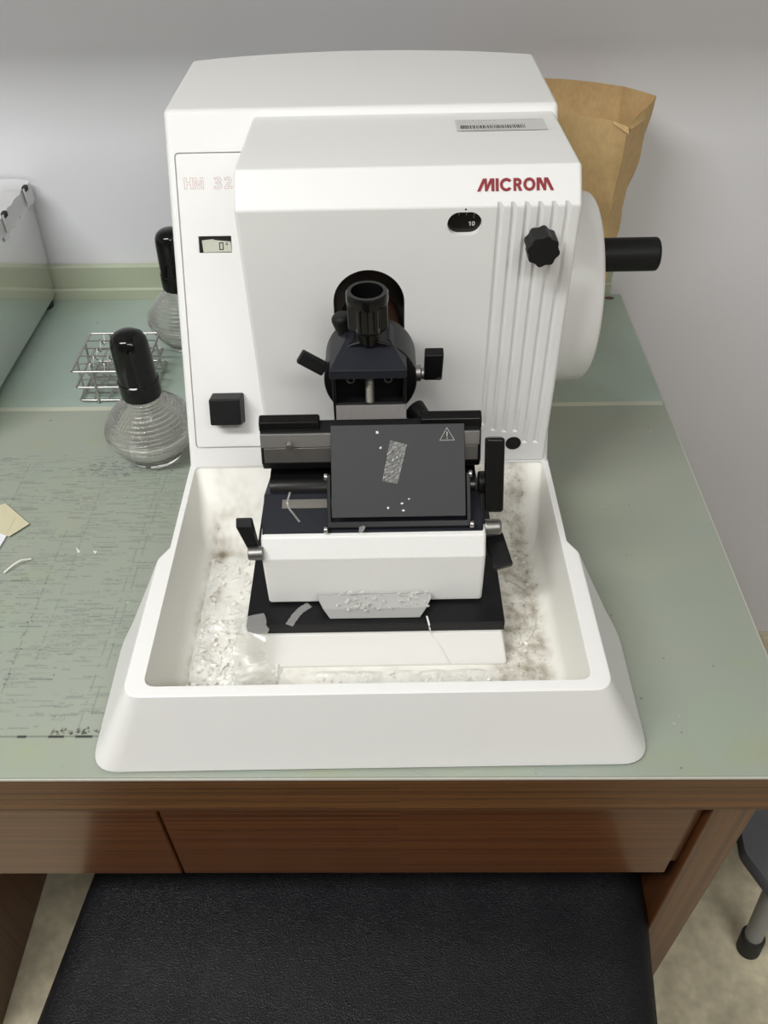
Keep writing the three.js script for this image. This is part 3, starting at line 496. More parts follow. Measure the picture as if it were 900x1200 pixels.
// ------------------------------------------------------------------ blade holder
const bh = thing('blade_holder', 'black blade holder with a white front cover clamped in the microtome tray', 'blade holder', [OX, T, OZ], YAW);
{
  const BX0 = -.0775, BX1 = .0885;
  mesh('base_plate', [box(-.0935, .1045, .0507, .0605, -.235, -.0865, .0008)], M.black, bh, 'flat black base plate');
  mesh('front_cover', hprism([[-.1075, .0617], [-.1075, .1135], [-.1165, .1265], [-.128, .1275], [-.128, .0617]], BX0, BX1, .0028), phy({ color: lin(.84, .84, .82), roughness: .45, bumpMap: paintBump, bumpScale: .0003 }), bh, 'white textured front cover');
  // wax catching tray hooked under the cover
  mesh('catch_tray', [hull([[-.0382, .0735, -.106], [.0487, .0735, -.106], [-.0382, .0715, -.1035], [.0487, .0715, -.1035], [-.0345, .0668, -.0965], [.045, .0668, -.0965], [-.0295, .0608, -.0918], [.0400, .0608, -.0918], [-.0365, .0608, -.106], [.047, .0608, -.106]], .0006)], phy({ color: lin(.46, .46, .445), roughness: .25, transmission: .25, thickness: 0 }), bh, 'small grey translucent catch tray');
  mesh('holder_body', hprism([[-.1165, .062], [-.1165, .1262], [-.1480, .1388], [-.152, .1375], [-.155, .120], [-.205, .120], [-.205, .062]], BX0 + .0008, BX1 - .0015, .0016), M.navy, bh, 'dark blue black sliding body');
  const gp = hprism([[-.1375, .1351], [-.1445, .1379], [-.1445, .1370], [-.1375, .1342]], -.0625, .0, .0002); mesh('scale_strip', gp, M.wornSteel, bh, 'worn steel strip');
  mesh('segment_rod', cyl([BX0 + .005, .1275, -.168], [BX1 - .005, .1275, -.168], .0180, .0180, 40), M.blackGloss, bh, 'black rounded arc segment');
  mesh('jaw_block', hprism([[-.1600, .1545], [-.1580, .1600], [-.1665, .1835], [-.178, .187], [-.196, .150], [-.185, .146]], BX0 + .001, BX1 - .0025, .0016), M.black, bh);
  // clamping plates on the sloping front of the jaw
  const A = [-.1580, .1600], C = [-.1665, .1835], dn = [C[1] - A[1], -(C[0] - A[0])], L = Math.hypot(...dn), N = [dn[0] / L, dn[1] / L];
  const strip = (t0, t1, th) => { const q = (t, o) => [A[0] + (C[0] - A[0]) * t + N[0] * o, A[1] + (C[1] - A[1]) * t + N[1] * o]; return [q(t0, .0002), q(t0, th), q(t1, th), q(t1, .0002)]; };
  mesh('clamping_plate', hprism(strip(.58, 1.0, .0022), BX0 + .0015, BX1 - .004, .0003), M.steelBrush, bh, 'brushed steel clamping plate');
  mesh('blade_rest', hprism(strip(.10, .56, .0014), BX0 + .0035, BX1 - .005, .0003), M.steelDark, bh, 'dark steel rest plate');
  const scp = at(339, 523, 2, -.1585); mesh('plate_screw', cyl([scp.x, scp.y, scp.z - .002], [scp.x, scp.y + .0012, scp.z + .0028], .0026, .0024, 20, .0006), M.steelDark, bh);
  mesh('finger_guard', hprism([[-.1685, .1825], [-.170, .1905], [-.178, .1925], [-.182, .185]], BX0 + .0005, -.0325, .0016), M.blackGloss, bh);
  mesh('finger_guard', hprism([[-.1685, .1825], [-.170, .1915], [-.178, .1935], [-.182, .185]], .0415, BX1 - .0022, .0016), M.blackGloss, bh);
  // pressure plate
  const pT = [-.1685, .1885], pB = [-.1215, .1395], pl = V(0, pB[1] - pT[1], pB[0] - pT[0]), pn = V(0, -pl.z, pl.y).normalize(); if (pn.y < 0) pn.negate();
  const off = (p, d) => [p[0] + pn.z * d, p[1] + pn.y * d];
  const PX0 = -.0243, PX1 = .0733;
  const plate = mesh('pressure_plate', hprism([pT, pB, off(pB, -.0028), off(pT, -.0028)], PX0, PX1, .0005), M.anod, bh, 'flat dark grey pressure plate with a warning triangle');
  const PB = new THREE.Matrix4().makeBasis(V(1, 0, 0), pl.clone().normalize().negate(), pn).setPosition(0, pB[1], pB[0]);
  const tri = (c0, s, w) => { const P = [0, 1, 2].map(i => new THREE.Vector2(c0[0] + s * Math.cos(Math.PI / 2 + i * 2.0944), c0[1] + s * Math.sin(Math.PI / 2 + i * 2.0944))); const Q = P.map(p => new THREE.Vector2(c0[0] + (p.x - c0[0]) * w, c0[1] + (p.y - c0[1]) * w)); const sh = new THREE.Shape(P); sh.holes.push(new THREE.Path(Q)); return ext(sh, .0001, .0006); };
  const tc = [.0605, .0585]; const wg = merge([tri(tc, .0064, .9), ext(new THREE.Shape([[-.00028, -.0003], [.00028, -.0003], [.00036, .0032], [-.00036, .0032]].map(([x, y]) => new THREE.Vector2(tc[0] + x, tc[1] + y))), .0001, .0006), ext(stadium(tc[0], tc[1] - .0016, .0004, .0004, 8), .0001, .0006)]);
  wg.applyMatrix4(PB); mesh('warning_triangle', wg, std({ color: lin(.5, .5, .48), roughness: .6 }), plate, 'thin white warning triangle with exclamation mark');
  // frame under the plate
  const fr = (x, x2) => hprism([off([-.145, .162], -.004), off([-.1175, .1335], -.004), off([-.1175, .1335], -.0075), off([-.145, .162], -.0075)], x, x2, .0006);
  mesh('guard_frame', [fr(PX0 - .0038, PX0 - .0008), fr(PX1 + .001, PX1 + .0042), hprism([off([-.1205, .1372], -.0038), off([-.1170, .1336], -.0038), off([-.1170, .1336], -.0076), off([-.1205, .1372], -.0076)], PX0 - .0038, PX1 + .0042, .0006)], M.black, bh, 'thin black frame under the pressure plate');
  for (const [px, py, s] of [[382, 559, 1], [551, 555, -1], [382, 621, 1], [553, 614, -1]]) { const z = py < 590 ? -.148 : -.119; const p = at(px, py, 2, z); mesh('pivot_screw', cyl([p.x - .0015, p.y, p.z], [p.x + .0015, p.y, p.z], .0026, .0026, 20, .0008), M.steel, bh); }
  // long clamping lever on the right
  const q1 = at(580, 512, 2, -.160), q2 = at(578, 599, 2, -.131);
  mesh('clamping_lever', [bar([q1.x, q1.y, q1.z], [q2.x, q2.y, q2.z], [1, 0, 0], .0138, .011, .0024)], M.blackGloss, bh, 'long black clamping lever');
  const hb = at(561, 565, 2, -.152); mesh('lever_boss', cyl([BX1 - .004, hb.y, hb.z], [BX1 + .003, hb.y, hb.z], .0085, .0085, 28, .001), M.black, bh);
  mesh('clamping_bolt', cyl([BX1 - .001, .1215, -.128], [.1010, .1215, -.128], .0062, .0062, 28, .0022), M.steelDark, bh, 'steel bolt on the right side');
  const k1 = at(578, 628, 2, -.136), k2 = at(590, 665, 2, -.112); mesh('locking_lever', [bar([k1.x, k1.y, k1.z], [k2.x, k2.y, k2.z], [1, .1, 0], .0150, .0065, .0012)], M.black, bh, 'short black locking lever at the right');
  const m1 = at(287, 606, 2, -.122), m2 = at(298, 646, 2, -.114), g1 = at(297, 653, 2, -.106);
  mesh('locking_lever', [hull([[m1.x - .0065, m1.y, m1.z], [m1.x + .0055, m1.y, m1.z], [m1.x - .0065, m1.y - .004, m1.z + .006], [m1.x + .0055, m1.y - .004, m1.z + .006], [m2.x - .002, m2.y, m2.z - .003], [m2.x + .004, m2.y, m2.z - .003], [m2.x - .002, m2.y - .004, m2.z + .001], [m2.x + .004, m2.y - .004, m2.z + .001]], .0012)], M.black, bh, 'black tapered locking lever at the left');
  mesh('clamping_bolt', cyl([g1.x - .004, g1.y, g1.z - .004], [BX0 + .002, g1.y, g1.z - .004], .0052, .0052, 24, .001), M.steelDark, bh, 'steel bolt on the left side');
}

// ------------------------------------------------------------------ wax ribbons and shavings
function ribbon(path, w, amp, n = 40) { // curled strip: path of [x,y,z], width vector in plan
  const c = new THREE.CatmullRomCurve3(path.map(p => V(...p))), pos = [], idx = [], m = 4, P = [];
  for (let i = 0; i <= n; i++) { const t = i / n, p = c.getPointAt(t), d = c.getTangentAt(t), s = V().crossVectors(d, V(0, 1, 0)).normalize(); for (let j = 0; j <= m; j++) { const q = p.clone().addScaledVector(s, (j / m - .5) * w * (1 + .25 * noise.noise(i * .4, j, 3))); q.y += amp * (noise.noise(i * .9, j * .7, w * 1e4) + .7 * Math.abs(Math.sin(i * 1.1))) + .0003; P.push(q); } }
  for (let i = 0; i < n; i++) for (let j = 0; j < m; j++) { const a = i * (m + 1) + j, b = a + m + 1; for (const k of [a, b, a + 1, a + 1, b, b + 1]) pos.push(P[k].x, P[k].y, P[k].z); }
  const g = new THREE.BufferGeometry(); g.setAttribute('position', new THREE.BufferAttribute(new Float32Array(pos), 3)); return boxUV(smooth(g, 70));
}
M.wax.side = M.film.side = THREE.DoubleSide;
const inMic = o => { o.position.set(OX, T, OZ); o.rotation.y = YAW; return o; };
const pl0 = (px, py, y) => at(px, py, 1, y).toArray();
tag(inMic(mesh('wax_ribbon', ribbon([pl0(363, 709, .0612), pl0(351, 717, .0612), pl0(343, 727, .0612), pl0(339, 733, .0612)], .0062, .0005), M.film)), 'pale translucent wax ribbon lying on the black base plate', 'wax ribbon', 'wax ribbons');
tag(inMic(mesh('wax_ribbon', ribbon([pl0(340, 577, .141), pl0(337, 592, .1365), pl0(344, 603, .1335), pl0(351, 612, .131)], .0016, .0006), M.film)), 'thin curled wax thread on the sliding body beside the steel strip', 'wax ribbon', 'wax ribbons');
tag(inMic(mesh('wax_film', ribbon([pl0(292, 722, .0618), [-.088, .0635, -.079], [-.090, .050, -.066], [-.082, .036, -.050], [-.075, .032, -.036]], .024, .0003, 50), M.film)), 'clear wax film draped over the left corner of the base plate', 'wax film');
{
  const pts = [[500, 722], [503, 733], [505, 742]].map(([a, b], i) => pl0(a, b, [.0618, .0615, .0508][i]));
  tag(inMic(mesh('wax_ribbon', ribbon([...pts, pl0(515, 758, .044), pl0(526, 778, .034)], .0014, .0005), M.wax)), 'thin white wax thread hanging down the front of the mounting block', 'wax ribbon', 'wax ribbons');
  // section ribbon stuck on the pressure plate
  const pT = [-.1685, .1885], pB = [-.1215, .1395]; const pl = V(0, pT[1] - pB[1], pT[0] - pB[0]).normalize(), pn = V(0, -pl.z, pl.y).normalize();
  const onP = (px, py, d) => { const p = atP(px, py, [0, pB[1], pB[0]], pn); return p.addScaledVector(pn, d); };
  const Q = [[457, 516], [477, 521], [466, 567], [448, 564]].map(q => onP(...q, .0008)), n = 34, m = 14, P = [], pos = [];
  for (let i = 0; i <= n; i++) for (let j = 0; j <= m; j++) { const a = Q[0].clone().lerp(Q[1], j / m), b = Q[3].clone().lerp(Q[2], j / m); const p = a.lerp(b, i / n); if (j === 0 || j === m) p.x += .0006 * noise.noise(i * 1.7, j, 2); p.addScaledVector(pn, .0011 * Math.abs(noise.noise(i * .55, j * .6, 4)) + .0005 * Math.abs(noise.noise(i * 1.3, j * 1.2, 9))); P.push(p); }
  for (let i = 0; i < n; i++) for (let j = 0; j < m; j++) { const a = i * (m + 1) + j, b = a + m + 1; for (const k of [a, b, a + 1, a + 1, b, b + 1]) pos.push(P[k].x, P[k].y, P[k].z); }
  const g = new THREE.BufferGeometry(); g.setAttribute('position', new THREE.BufferAttribute(new Float32Array(pos), 3));
  tag(inMic(mesh('wax_section', boxUV(smooth(g, 25)), phy({ color: lin(.55, .55, .53), roughness: .3, transmission: .72, thickness: 0, side: THREE.DoubleSide }))), 'crinkled translucent wax section stuck on the pressure plate', 'wax section');
  // loose flakes
  const flake = (s, h) => { const k = 5, P2 = [], ps = []; for (let i = 0; i < k; i++) { const t = i / k * 6.283 + rr(-.4, .4), r = s * rr(.4, 1); P2.push(V(r * Math.cos(t), h * rr(0, 1), r * Math.sin(t) * rr(.5, 1))); } const c = V(0, h * rr(0, .9), 0); for (let i = 0; i < k; i++) for (const q of [c, P2[(i + 1) % k], P2[i]]) ps.push(q.x, q.y, q.z); const gg = new THREE.BufferGeometry(); gg.setAttribute('position', new THREE.BufferAttribute(new Float32Array(ps), 3)); return smooth(gg, 20); };
  seed = 31;
  const put = (gg, p, tilt) => { if (tilt) gg.applyQuaternion(new THREE.Quaternion().setFromUnitVectors(V(0, 1, 0), tilt)); gg.translate(p.x, p.y, p.z); return gg; };
  for (const [px, py, s] of [[442, 507, .0022], [446, 525, .0016], [455, 595, .0016], [471, 590, .0018], [479, 585, .0013], [472, 598, .0017]]) tag(inMic(mesh('wax_flake', boxUV(put(flake(s, .0008), onP(px, py, .0007), pn)), M.wax)), 'tiny white wax flake on the pressure plate', 'wax flake', 'wax flakes on the pressure plate');
  tag(inMic(mesh('wax_flake', boxUV(flake(.005, .005).translate(...at(425, 622, 2, -.118).toArray())), M.film)), 'larger crumpled wax flake at the top edge of the white cover', 'wax flake');
  // wax crumbs on the catch tray
  const cr = []; for (let i = 0; i < 60; i++) { const x = rr(-.024, .046), t = rnd(); const f = flake(rr(.001, .0035), rr(.0008, .003)); f.rotateX(rr(-.5, .9)); f.translate(x, .0745 - .0065 * t + (t < .2 ? rr(0, .004) : 0), -.1055 + .011 * t + .0005); cr.push(boxUV(f)); }
  const cs = mesh('wax_crumbs', cr, phy({ color: lin(.78, .78, .75), roughness: .3, transmission: .5, thickness: 0, side: THREE.DoubleSide })); inMic(cs); tag(cs, 'white wax crumbs heaped on the grey catch tray', 'wax crumbs', null, 'stuff');
  // wax shavings in the basin: crumpled sheets of film with loose flakes on them
  const heap = (x0, x1, z0, z1, n, m, amp, f) => {
    const P3 = [], ps = []; const ss = t => Math.max(0, Math.min(1, t));
    for (let i = 0; i <= n; i++) for (let j = 0; j <= m; j++) { const x = x0 + (x1 - x0) * i / n, z = z0 + (z1 - z0) * j / m; const e = ss(Math.min(i, n - i) / 4) * ss(Math.min(j, m - j) / 4); const wx = x + .004 * noise.noise(x * 60, z * 60, 2), wz = z + .004 * noise.noise(x * 60, z * 60, 6); const rid = 1 - Math.abs(noise.noise(wx * f, wz * f, 1)) * 2.2, r2 = 1 - Math.abs(noise.noise(wx * f * 2.3, wz * f * 2.3, 9)) * 2; const gate = ss(.55 + 1.6 * noise.noise(x * 45, z * 45, 12)); P3.push(V(x, .0297 + e * amp * (gate * (.55 + .35 * Math.max(0, rid) + .3 * Math.max(0, r2))), z)); }
    for (let i = 0; i < n; i++) for (let j = 0; j < m; j++) { const a = i * (m + 1) + j, b = a + m + 1; for (const k of [a, a + 1, b, b, a + 1, b + 1]) ps.push(P3[k].x, P3[k].y, P3[k].z); }
    const gg = new THREE.BufferGeometry(); gg.setAttribute('position', new THREE.BufferAttribute(new Float32Array(ps), 3)); return boxUV(smooth(gg, 28));
  };
  const sh = [heap(-.140, -.066, -.118, -.0365, 66, 72, .0048, 120), heap(-.139, -.098, -.19, -.105, 40, 70, .0022, 150), heap(-.085, .112, -.0665, -.0365, 150, 26, .0028, 140)];
  for (let i = 0; i < 300; i++) {
    let x, z; const k = rnd();
    if (k < .5) { x = rr(-.138, -.07); z = rr(-.115, -.038); } else if (k < .75) { x = rr(-.137, -.10); z = rr(-.185, -.10); } else if (k < .95) { x = rr(-.08, .11); z = rr(-.063, -.038); } else { x = rr(.112, .135); z = rr(-.18, -.04); }
    const f = flake(rr(.0008, .0042), rr(.0003, .0014)); f.rotateY(rr(0, 6)); f.rotateX(rr(-.25, .25)); f.translate(x, .0315 + rr(0, k < .5 ? .0025 : .0008), z); sh.push(boxUV(f));
  }
  M.heap = phy({ color: lin(.86, .85, .80), roughness: .28, transmission: .12, thickness: 0, side: THREE.DoubleSide });
  const ws = mesh('wax_shavings', sh, M.heap); inMic(ws); tag(ws, 'heap of thin white wax shavings on the tray floor', 'wax shavings', null, 'stuff');
}

// ------------------------------------------------------------------ glass bottles
M.glass = phy({ color: lin(.97, .965, .94), roughness: .05, transmission: .95, thickness: .003, ior: 1.48 });
M.cap = phy({ color: lin(.004, .004, .004), roughness: .1, specularIntensity: .75 });
function bottle(pos, label, turn) {
  const g = thing('reagent_bottle', label, 'bottle', pos, turn, undefined);
  const prof = [[.001, .0015], [.026, .0015], [.0285, .003], [.030, .008]];
  const body = t => { const k = [[.030, .008], [.038, .019], [.0445, .032], [.0455, .038], [.042, .048], [.034, .058], [.0245, .067], [.0185, .0735]]; const c = new THREE.CatmullRomCurve3(k.map(([r, y]) => V(r, y, 0))); return c.getPoint(t); };
  const N = 228; for (let i = 1; i <= N; i++) { const p = body(i / N); prof.push([p.x + .0009 * Math.sin(i / N * 19 * Math.PI * 2), p.y]); }
  prof.push([.0172, .078], [.0172, .087], [.0150, .087], [.0150, .078]);
  for (let i = N; i >= 1; i--) { const p = body(i / N); if (i % 3 === 0) prof.push([p.x - .0030, p.y - .0006]); }
  prof.push([.026, .007], [.001, .0060]);
  mesh('glass_body', lathe(prof, 64, 50), M.glass, g, 'clear ribbed glass body');
  mesh('cap', lathe([[.0001, .148], [.006, .1478], [.011, .1465], [.0150, .1435], [.0172, .139], [.0180, .133], [.0186, .112], [.0190, .0965], [.0201, .0955], [.0203, .0925], [.0203, .0790], [.0196, .0775], [.0178, .0775], [.0178, .0885], [.0001, .0885]], 56, 40), M.cap, g, 'glossy black rounded cap');
  return g;
}
bottle([-.2535, T, -.3745], 'ribbed glass bottle with a black cap in front of the wire rack', 0);
bottle([-.2560, T, -.5935], 'ribbed glass bottle with a black cap behind the wire rack, partly behind the microtome', 0);

// ------------------------------------------------------------------ wire rack
{
  const g = thing('wire_rack', 'small square chromed wire test tube rack beside the glass bottles', 'wire rack', [-.3195, T, -.507], 0);
  const W = .041, Dp = .040, r = .0011, lv = [.0035, .021, .042];
  for (const y of lv) {
    mesh('rim', tube([[-W, y, -Dp], [W, y, -Dp], [W, y, Dp], [-W, y, Dp]].flatMap(([a, b, c]) => [[a * .96, b, c], [a, b, c * .96]].slice(0)).map(p => p).reduce((o, p, i, all) => { o.push(p); return o; }, []).sort((p, q) => Math.atan2(p[2], p[0]) - Math.atan2(q[2], q[0])), r * 1.2, 8, true, 80), M.steel, g);
    if (y > .03) { for (let i = 1; i < 5; i++) mesh('cross_wire', rod([-W, y, -Dp + 2 * Dp * i / 5], [W, y, -Dp + 2 * Dp * i / 5], r * .8), M.steel, g); }
    else for (let i = 1; i < 5; i++) { mesh('cross_wire', rod([-W, y, -Dp + 2 * Dp * i / 5], [W, y, -Dp + 2 * Dp * i / 5], r * .8), M.steel, g); mesh('cross_wire', rod([-W + 2 * W * i / 5, y + .0012, -Dp], [-W + 2 * W * i / 5, y + .0012, Dp], r * .8), M.steel, g); }
  }
  for (let i = 1; i < 5; i++) { const x = -W + 2 * W * i / 5, pts = []; for (let k = 0; k <= 10; k++) pts.push([x, k % 2 ? .032 : .0425, -Dp + 2 * Dp * k / 10]); mesh('zigzag_wire', tube(pts, r * .8, 6), M.steel, g); }
  for (const [x, z] of [[-.018, Dp], [.018, Dp], [-.018, -Dp], [.018, -Dp]]) mesh('leg', tube([[x, .042, z], [x * 1.02, .02, z + Math.sign(z) * .0016], [x * 1.1, .0012, z + Math.sign(z) * .0016]], r * 1.3, 8), M.steel, g);
  for (const [x, z] of [[-W, -.018], [-W, .018], [W, -.018], [W, .018]]) mesh('leg', tube([[x, .042, z], [x + Math.sign(x) * .0016, .02, z], [x + Math.sign(x) * .0016, .0012, z]], r * 1.3, 8), M.steel, g);
}

// ------------------------------------------------------------------ steel box with a plastic sheet
M.box = phy({ color: lin(.66, .66, .64), metalness: .92, roughness: .1 });
M.sheet = phy({ color: lin(.80, .80, .80), roughness: .3, transmission: .25, thickness: 0, side: THREE.DoubleSide });
{
  const g = thing('instrument_box', 'polished steel instrument box at the left against the wall', 'instrument', [-.68, T, -.55]);
  mesh('casing', hull([[-.22, .010, -.15], [.2255, .010, -.15], [-.22, .010, .17], [.2255, .010, .17], [-.22, .156, -.163], [.2285, .156, -.163], [-.22, .156, .17], [.2285, .156, .17]], .004), M.box, g);
  for (const [x, z] of [[-.2, -.135], [.212, -.135], [-.2, .15], [.212, .15]]) mesh('foot', cyl([x, 0, z], [x, .012, z], .011, .012, 24, .002), M.rubber, g);
  // sheet over the top
  const n = 44, m = 36, P = [], pos = []; const x0 = -.235, x1 = .237, z0 = -.163, z1 = .18;
  for (let i = 0; i <= n; i++) for (let j = 0; j <= m; j++) { const a = i / n, b = j / m; let x = x0 + (x1 - x0) * a, z = z0 + (z1 - z0) * b; let y = .1585 + .007 * Math.abs(noise.noise(x * 32, z * 30, 1)) + .005 * Math.abs(noise.noise(x * 80, z * 70, 3)); const over = x - .2285; if (over > -.004) { y -= (over + .004) * 2.2 * (1 + .6 * noise.noise(z * 60, 0, 8)); x = .2300 + .002 * Math.abs(noise.noise(z * 90, 5, 1)); } P.push(V(x, y, z)); }
  for (let i = 0; i < n; i++) for (let j = 0; j < m; j++) { const a = i * (m + 1) + j, b = a + m + 1; for (const k of [a, a + 1, b, b, a + 1, b + 1]) pos.push(P[k].x, P[k].y, P[k].z); }
  const sg = new THREE.BufferGeometry(); sg.setAttribute('position', new THREE.BufferAttribute(new Float32Array(pos), 3));
  const sh = mesh('plastic_sheet', boxUV(smooth(sg, 50)), M.sheet); sh.position.set(-.68, T, -.55); tag(sh, 'crumpled whitish plastic sheet covering the steel instrument box', 'plastic sheet');
  for (const z of [-.142, -.068]) { const tp = mesh('tape_tab', boxUV(smooth(new THREE.BoxGeometry(.0012, .022, .016, 1, 4, 4).translate(.2325, .148, z), 40)), M.sheet, sh); mesh('clip', box(.2290, .2345, .154, .1605, z - .004, z + .005, .0015), M.rubber, sh, 'small black clip'); }
}

// ------------------------------------------------------------------ paper bag
{
  const bagTex = dataTex(256, (u, v) => { const k = 1 + .05 * fbm(u, v, 16, 3) + .05 * tn(u, v * .2, 90, 6); return [.81 * k, .685 * k, .485 * k]; }, .12, true);
  M.bag = phy({ color: 0xffffff, map: bagTex, roughness: .75, side: THREE.DoubleSide });
  const g = thing('paper_bag', 'open brown paper bag standing behind the microtome against the wall', 'paper bag', [0, T, 0]);
  const topP = [[.172, -.622, .260], [.226, -.592, .2585], [.2395, -.578, .257], [.262, -.612, .262], [.2815, -.645, .266], [.257, -.692, .262], [.21, -.708, .264], [.168, -.710, .267], [.11, -.700, .264], [.085, -.66, .262], [.11, -.622, .262]];
  const botP = [[.150, -.608], [.205, -.604], [.2420, -.602], [.255, -.632], [.262, -.655], [.252, -.692], [.205, -.698], [.160, -.698], [.112, -.694], [.105, -.65], [.112, -.61]];
  const rows = 26, P = [], pos = [], sub = 6, n = topP.length * sub;
  for (let i = 0; i <= rows; i++) { const t = i / rows; for (let k = 0; k < n; k++) { const a = Math.floor(k / sub), f = (k % sub) / sub, b = (a + 1) % topP.length; const L = (A, q) => A[a][q] + (A[b][q] - A[a][q]) * f; const bx = L(botP, 0), bz = L(botP, 1), tx = L(topP, 0), tz = L(topP, 1), ty = L(topP, 2); const e = Math.pow(t, 1.15); const cr = .0045 * Math.sin(Math.PI * t) + .0020; P.push(V(bx + (tx - bx) * e + cr * noise.noise(k * .28, i * .22, 1), ty * t, bz + (tz - bz) * e + cr * (noise.noise(k * .3, i * .25, 7) + .6 * Math.abs(noise.noise(k * .12 + i * .12, i * .05, 3))))); } }
  for (let i = 0; i < rows; i++) for (let k = 0; k < n; k++) { const k2 = (k + 1) % n, a = i * n + k, b = i * n + k2, c = a + n, d = b + n; for (const q of [a, c, b, b, c, d]) pos.push(P[q].x, P[q].y, P[q].z); }
  const bg = new THREE.BufferGeometry(); bg.setAttribute('position', new THREE.BufferAttribute(new Float32Array(pos), 3));
  mesh('bag_body', boxUV(smooth(bg, 34)), M.bag, g);
  const bs = new THREE.Shape(botP.map(([x, z]) => new THREE.Vector2(x, -z))); const bb = new THREE.ShapeGeometry(bs); bb.rotateX(-Math.PI / 2); bb.translate(0, .001, 0); mesh('bag_bottom', boxUV(bb), M.bag, g);
  // rim turned outwards at the front right corner
  const fl = []; const A = topP[1], Bq = topP[2], Cq = topP[3]; const quad = (a, b, dz, dy) => { for (const q of [[a[0], a[2] + .0004, a[1] + .0008], [b[0], b[2] + .0004, b[1] + .0008], [b[0] + dz[0], b[2] - dy, b[1] + dz[1]], [a[0], a[2] + .0004, a[1] + .0008], [b[0] + dz[0], b[2] - dy, b[1] + dz[1]], [a[0] + dz[0], a[2] - dy * .3, a[1] + dz[1]]]) fl.push(...q); };
  quad(Bq, Cq, [.003, .001], .008); quad(A, Bq, [.001, .004], .006);
  const fg = new THREE.BufferGeometry(); fg.setAttribute('position', new THREE.BufferAttribute(new Float32Array(fl), 3)); mesh('turned_rim', boxUV(smooth(fg, 20)), M.bag, g);
}

// ------------------------------------------------------------------ note paper, tape and scraps on the left
{
  const q = (px, py, y = .001) => { const p = atW(px, py, 1, y); return [p.x, p.z]; };
  const flat = (pts, y, th) => { const s = new THREE.Shape(pts.map(([x, z]) => new THREE.Vector2(x, -z))); const g = new THREE.ExtrudeGeometry(s, { depth: th, bevelEnabled: false }); g.rotateX(-Math.PI / 2); g.translate(0, y, 0); return boxUV(g); };
  const n = tag(mesh('note_paper', flat([q(-60, 590), q(-5, 612), q(9, 627), q(-2, 645), q(-60, 700)], .0010, .0012), std({ color: lin(.80, .81, .86), roughness: .7 })), 'white sheet of paper taped to the green mat at the left', 'paper'); n.position.y = T;
  const t = tag(mesh('masking_tape', [flat([q(-20, 600), q(7, 591), q(35, 615), q(11, 630), q(-22, 618)], .0023, .0002), flat([q(-20, 608), q(19, 608), q(9, 626), q(-20, 618)], .00255, .0002)], std({ color: lin(.62, .58, .40), roughness: .55 })), 'piece of yellowish masking tape holding the white paper', 'tape'); t.position.y = T;
  const wr = tag(mesh('twisted_scrap', tube([[...q(5, 672)], [...q(16, 665)], [...q(26, 660)], [...q(37, 656)]].map(([x, z], i) => [x, .002 + [0, .002, .003, 0][i], z]), .0009, 6), M.wax), 'thin twisted white scrap lying on the printed mat', 'scrap'); wr.position.y = T;
  const sc = tag(mesh('small_scrap', [flat([q(89, 641), q(91, 648), q(94, 646)], .0003, .0006), flat([q(110, 645), q(112, 649), q(114, 646)], .0003, .0006)].slice(0, 1), M.wax), 'tiny white scrap on the printed mat', 'scrap', 'tiny scraps on the mat'); sc.position.y = T;
  const sc2 = tag(mesh('small_scrap', flat([q(109, 645), q(111, 649), q(114, 646)], .0003, .0006), M.wax), 'tiny white scrap on the printed mat', 'scrap', 'tiny scraps on the mat'); sc2.position.y = T;
}

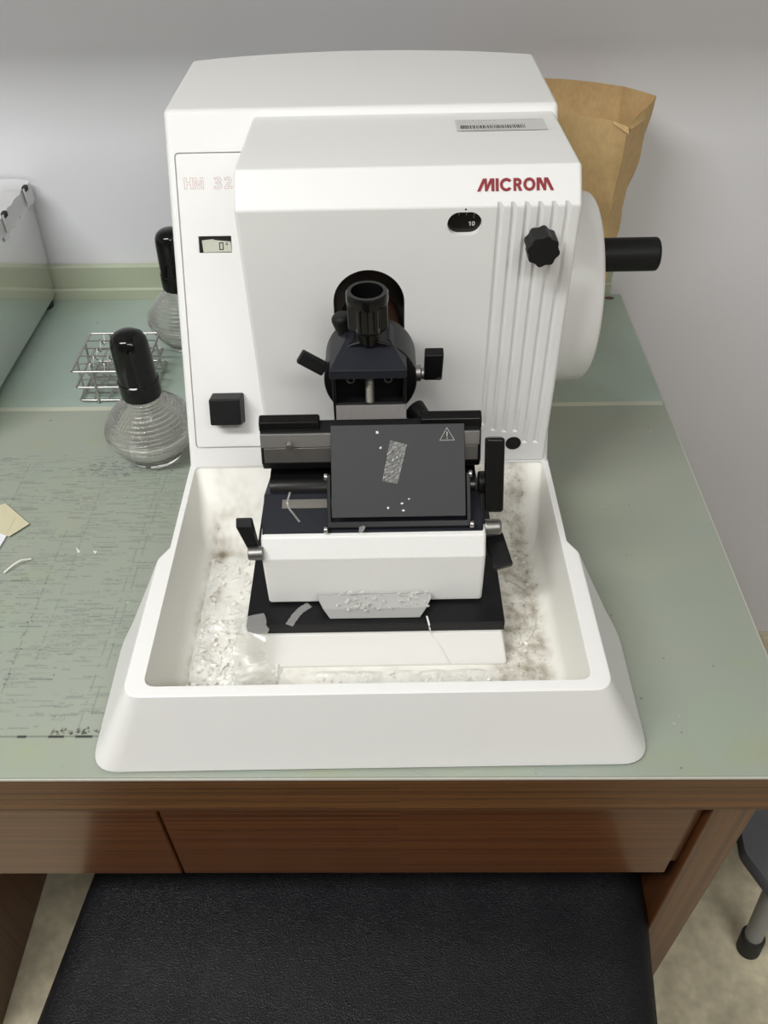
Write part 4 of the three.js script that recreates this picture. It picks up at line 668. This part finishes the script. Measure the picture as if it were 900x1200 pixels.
// ------------------------------------------------------------------ chairs
M.leather = phy({ color: lin(.0065, .0068, .0085), roughness: .4, specularIntensity: .6, bumpMap: leatherBump, bumpScale: .00055 });
{
  const ch = thing('chair', 'black leather padded chair pushed under the desk', 'chair', [-.052, 0, .10], -7.2 * D2R);
  const lp = (hx, z0, z1, r, dy) => loop([[-hx, z1, r], [hx, z1, r], [hx, z0, r], [-hx, z0, r]], 8);
  const Y = .468, H = .283;
  const seat = loft([[lp(H - .02, -.23, .24, .05), Y - .085], [lp(H - .004, -.246, .256, .06), Y - .075], [lp(H, -.25, .26, .062), Y - .05], [lp(H, -.25, .26, .062), Y - .028], [lp(H - .004, -.246, .256, .06), Y - .013], [lp(H - .014, -.236, .246, .055), Y - .004], [lp(H - .035, -.215, .225, .05), Y], [lp(.15, -.12, .12, .05), Y + .005]], true, 60, true);
  mesh('seat', seat, M.leather, ch, 'black grained leather seat');
  const bk = hull([[-.24, .56, .27], [.24, .56, .27], [-.22, .93, .36], [.22, .93, .36], [-.24, .56, .33], [.24, .56, .33], [-.22, .93, .41], [.22, .93, .41]], .025); mesh('backrest', bk, M.leather, ch);
  for (const x of [-.2, .2]) { mesh('back_support', bar([x, .40, .24], [x, .60, .345], [1, 0, 0], .04, .012, .004), M.rubber, ch); }
  for (const [x, z] of [[-.23, -.2], [.23, -.2], [-.23, .22], [.23, .22]]) mesh('leg', cyl([x, 0, z], [x * .95, .392, z * .95], .013, .013, 20, .002), M.rubber, ch);
}
{
  const c = thing('plastic_stool', 'dark grey plastic stool with grey tube legs standing right of the desk', 'stool', [0, 0, 0]);
  const tip = atW(878, 1108, 1, -T + .012), tp = V(tip.x, T + tip.y, tip.z), dirp = V(.36, .93, -.05).normalize();
  const leg = (a, b, n) => { const l = mesh('leg', cyl(a, b, .0125, .0125, 24), M.greyTube, c); const d = V(...b).sub(V(...a)).normalize(), e = V(...a).addScaledVector(d, .035), s = V(...a).addScaledVector(d, -.012); mesh('rubber_tip', cyl(s.toArray(), e.toArray(), .0165, .0165, 24, .004), M.rubber, l); };
  const S = [atW(866, 1003, 1, -.36), atW(882, 955, 1, -.36), atW(890, 1058, 1, -.36)].map(p => V(p.x, T + p.y, p.z));
  const x0 = S[0].x, z0 = S[0].z;
  leg([tp.x, .012, tp.z], [x0 + .10, .385, tp.z - .02]); leg([x0 + .52, .012, tp.z], [x0 + .40, .385, tp.z - .02]); leg([tp.x, .012, tp.z - .2], [x0 + .10, .385, z0 - .11]); leg([x0 + .52, .012, tp.z - .2], [x0 + .40, .385, z0 - .11]);
  const lp = (k) => loop([[x0 + .035 + k, z0 + .085 - k, .03], [x0 + .46 - k, z0 + .085 - k, .06], [x0 + .46 - k, z0 - .15 + k, .06], [x0 + .02 + k, z0 - .15 + k, .06], [x0 + k, z0, .02]], 6);
  mesh('seat', loft([[lp(.012), .375], [lp(.002), .383], [lp(0), .392], [lp(.004), .400], [lp(.03), .398]], true, 50, true), M.greyPlastic, c, 'dark grey plastic seat shell');
}

renderer.render(scene, camera);
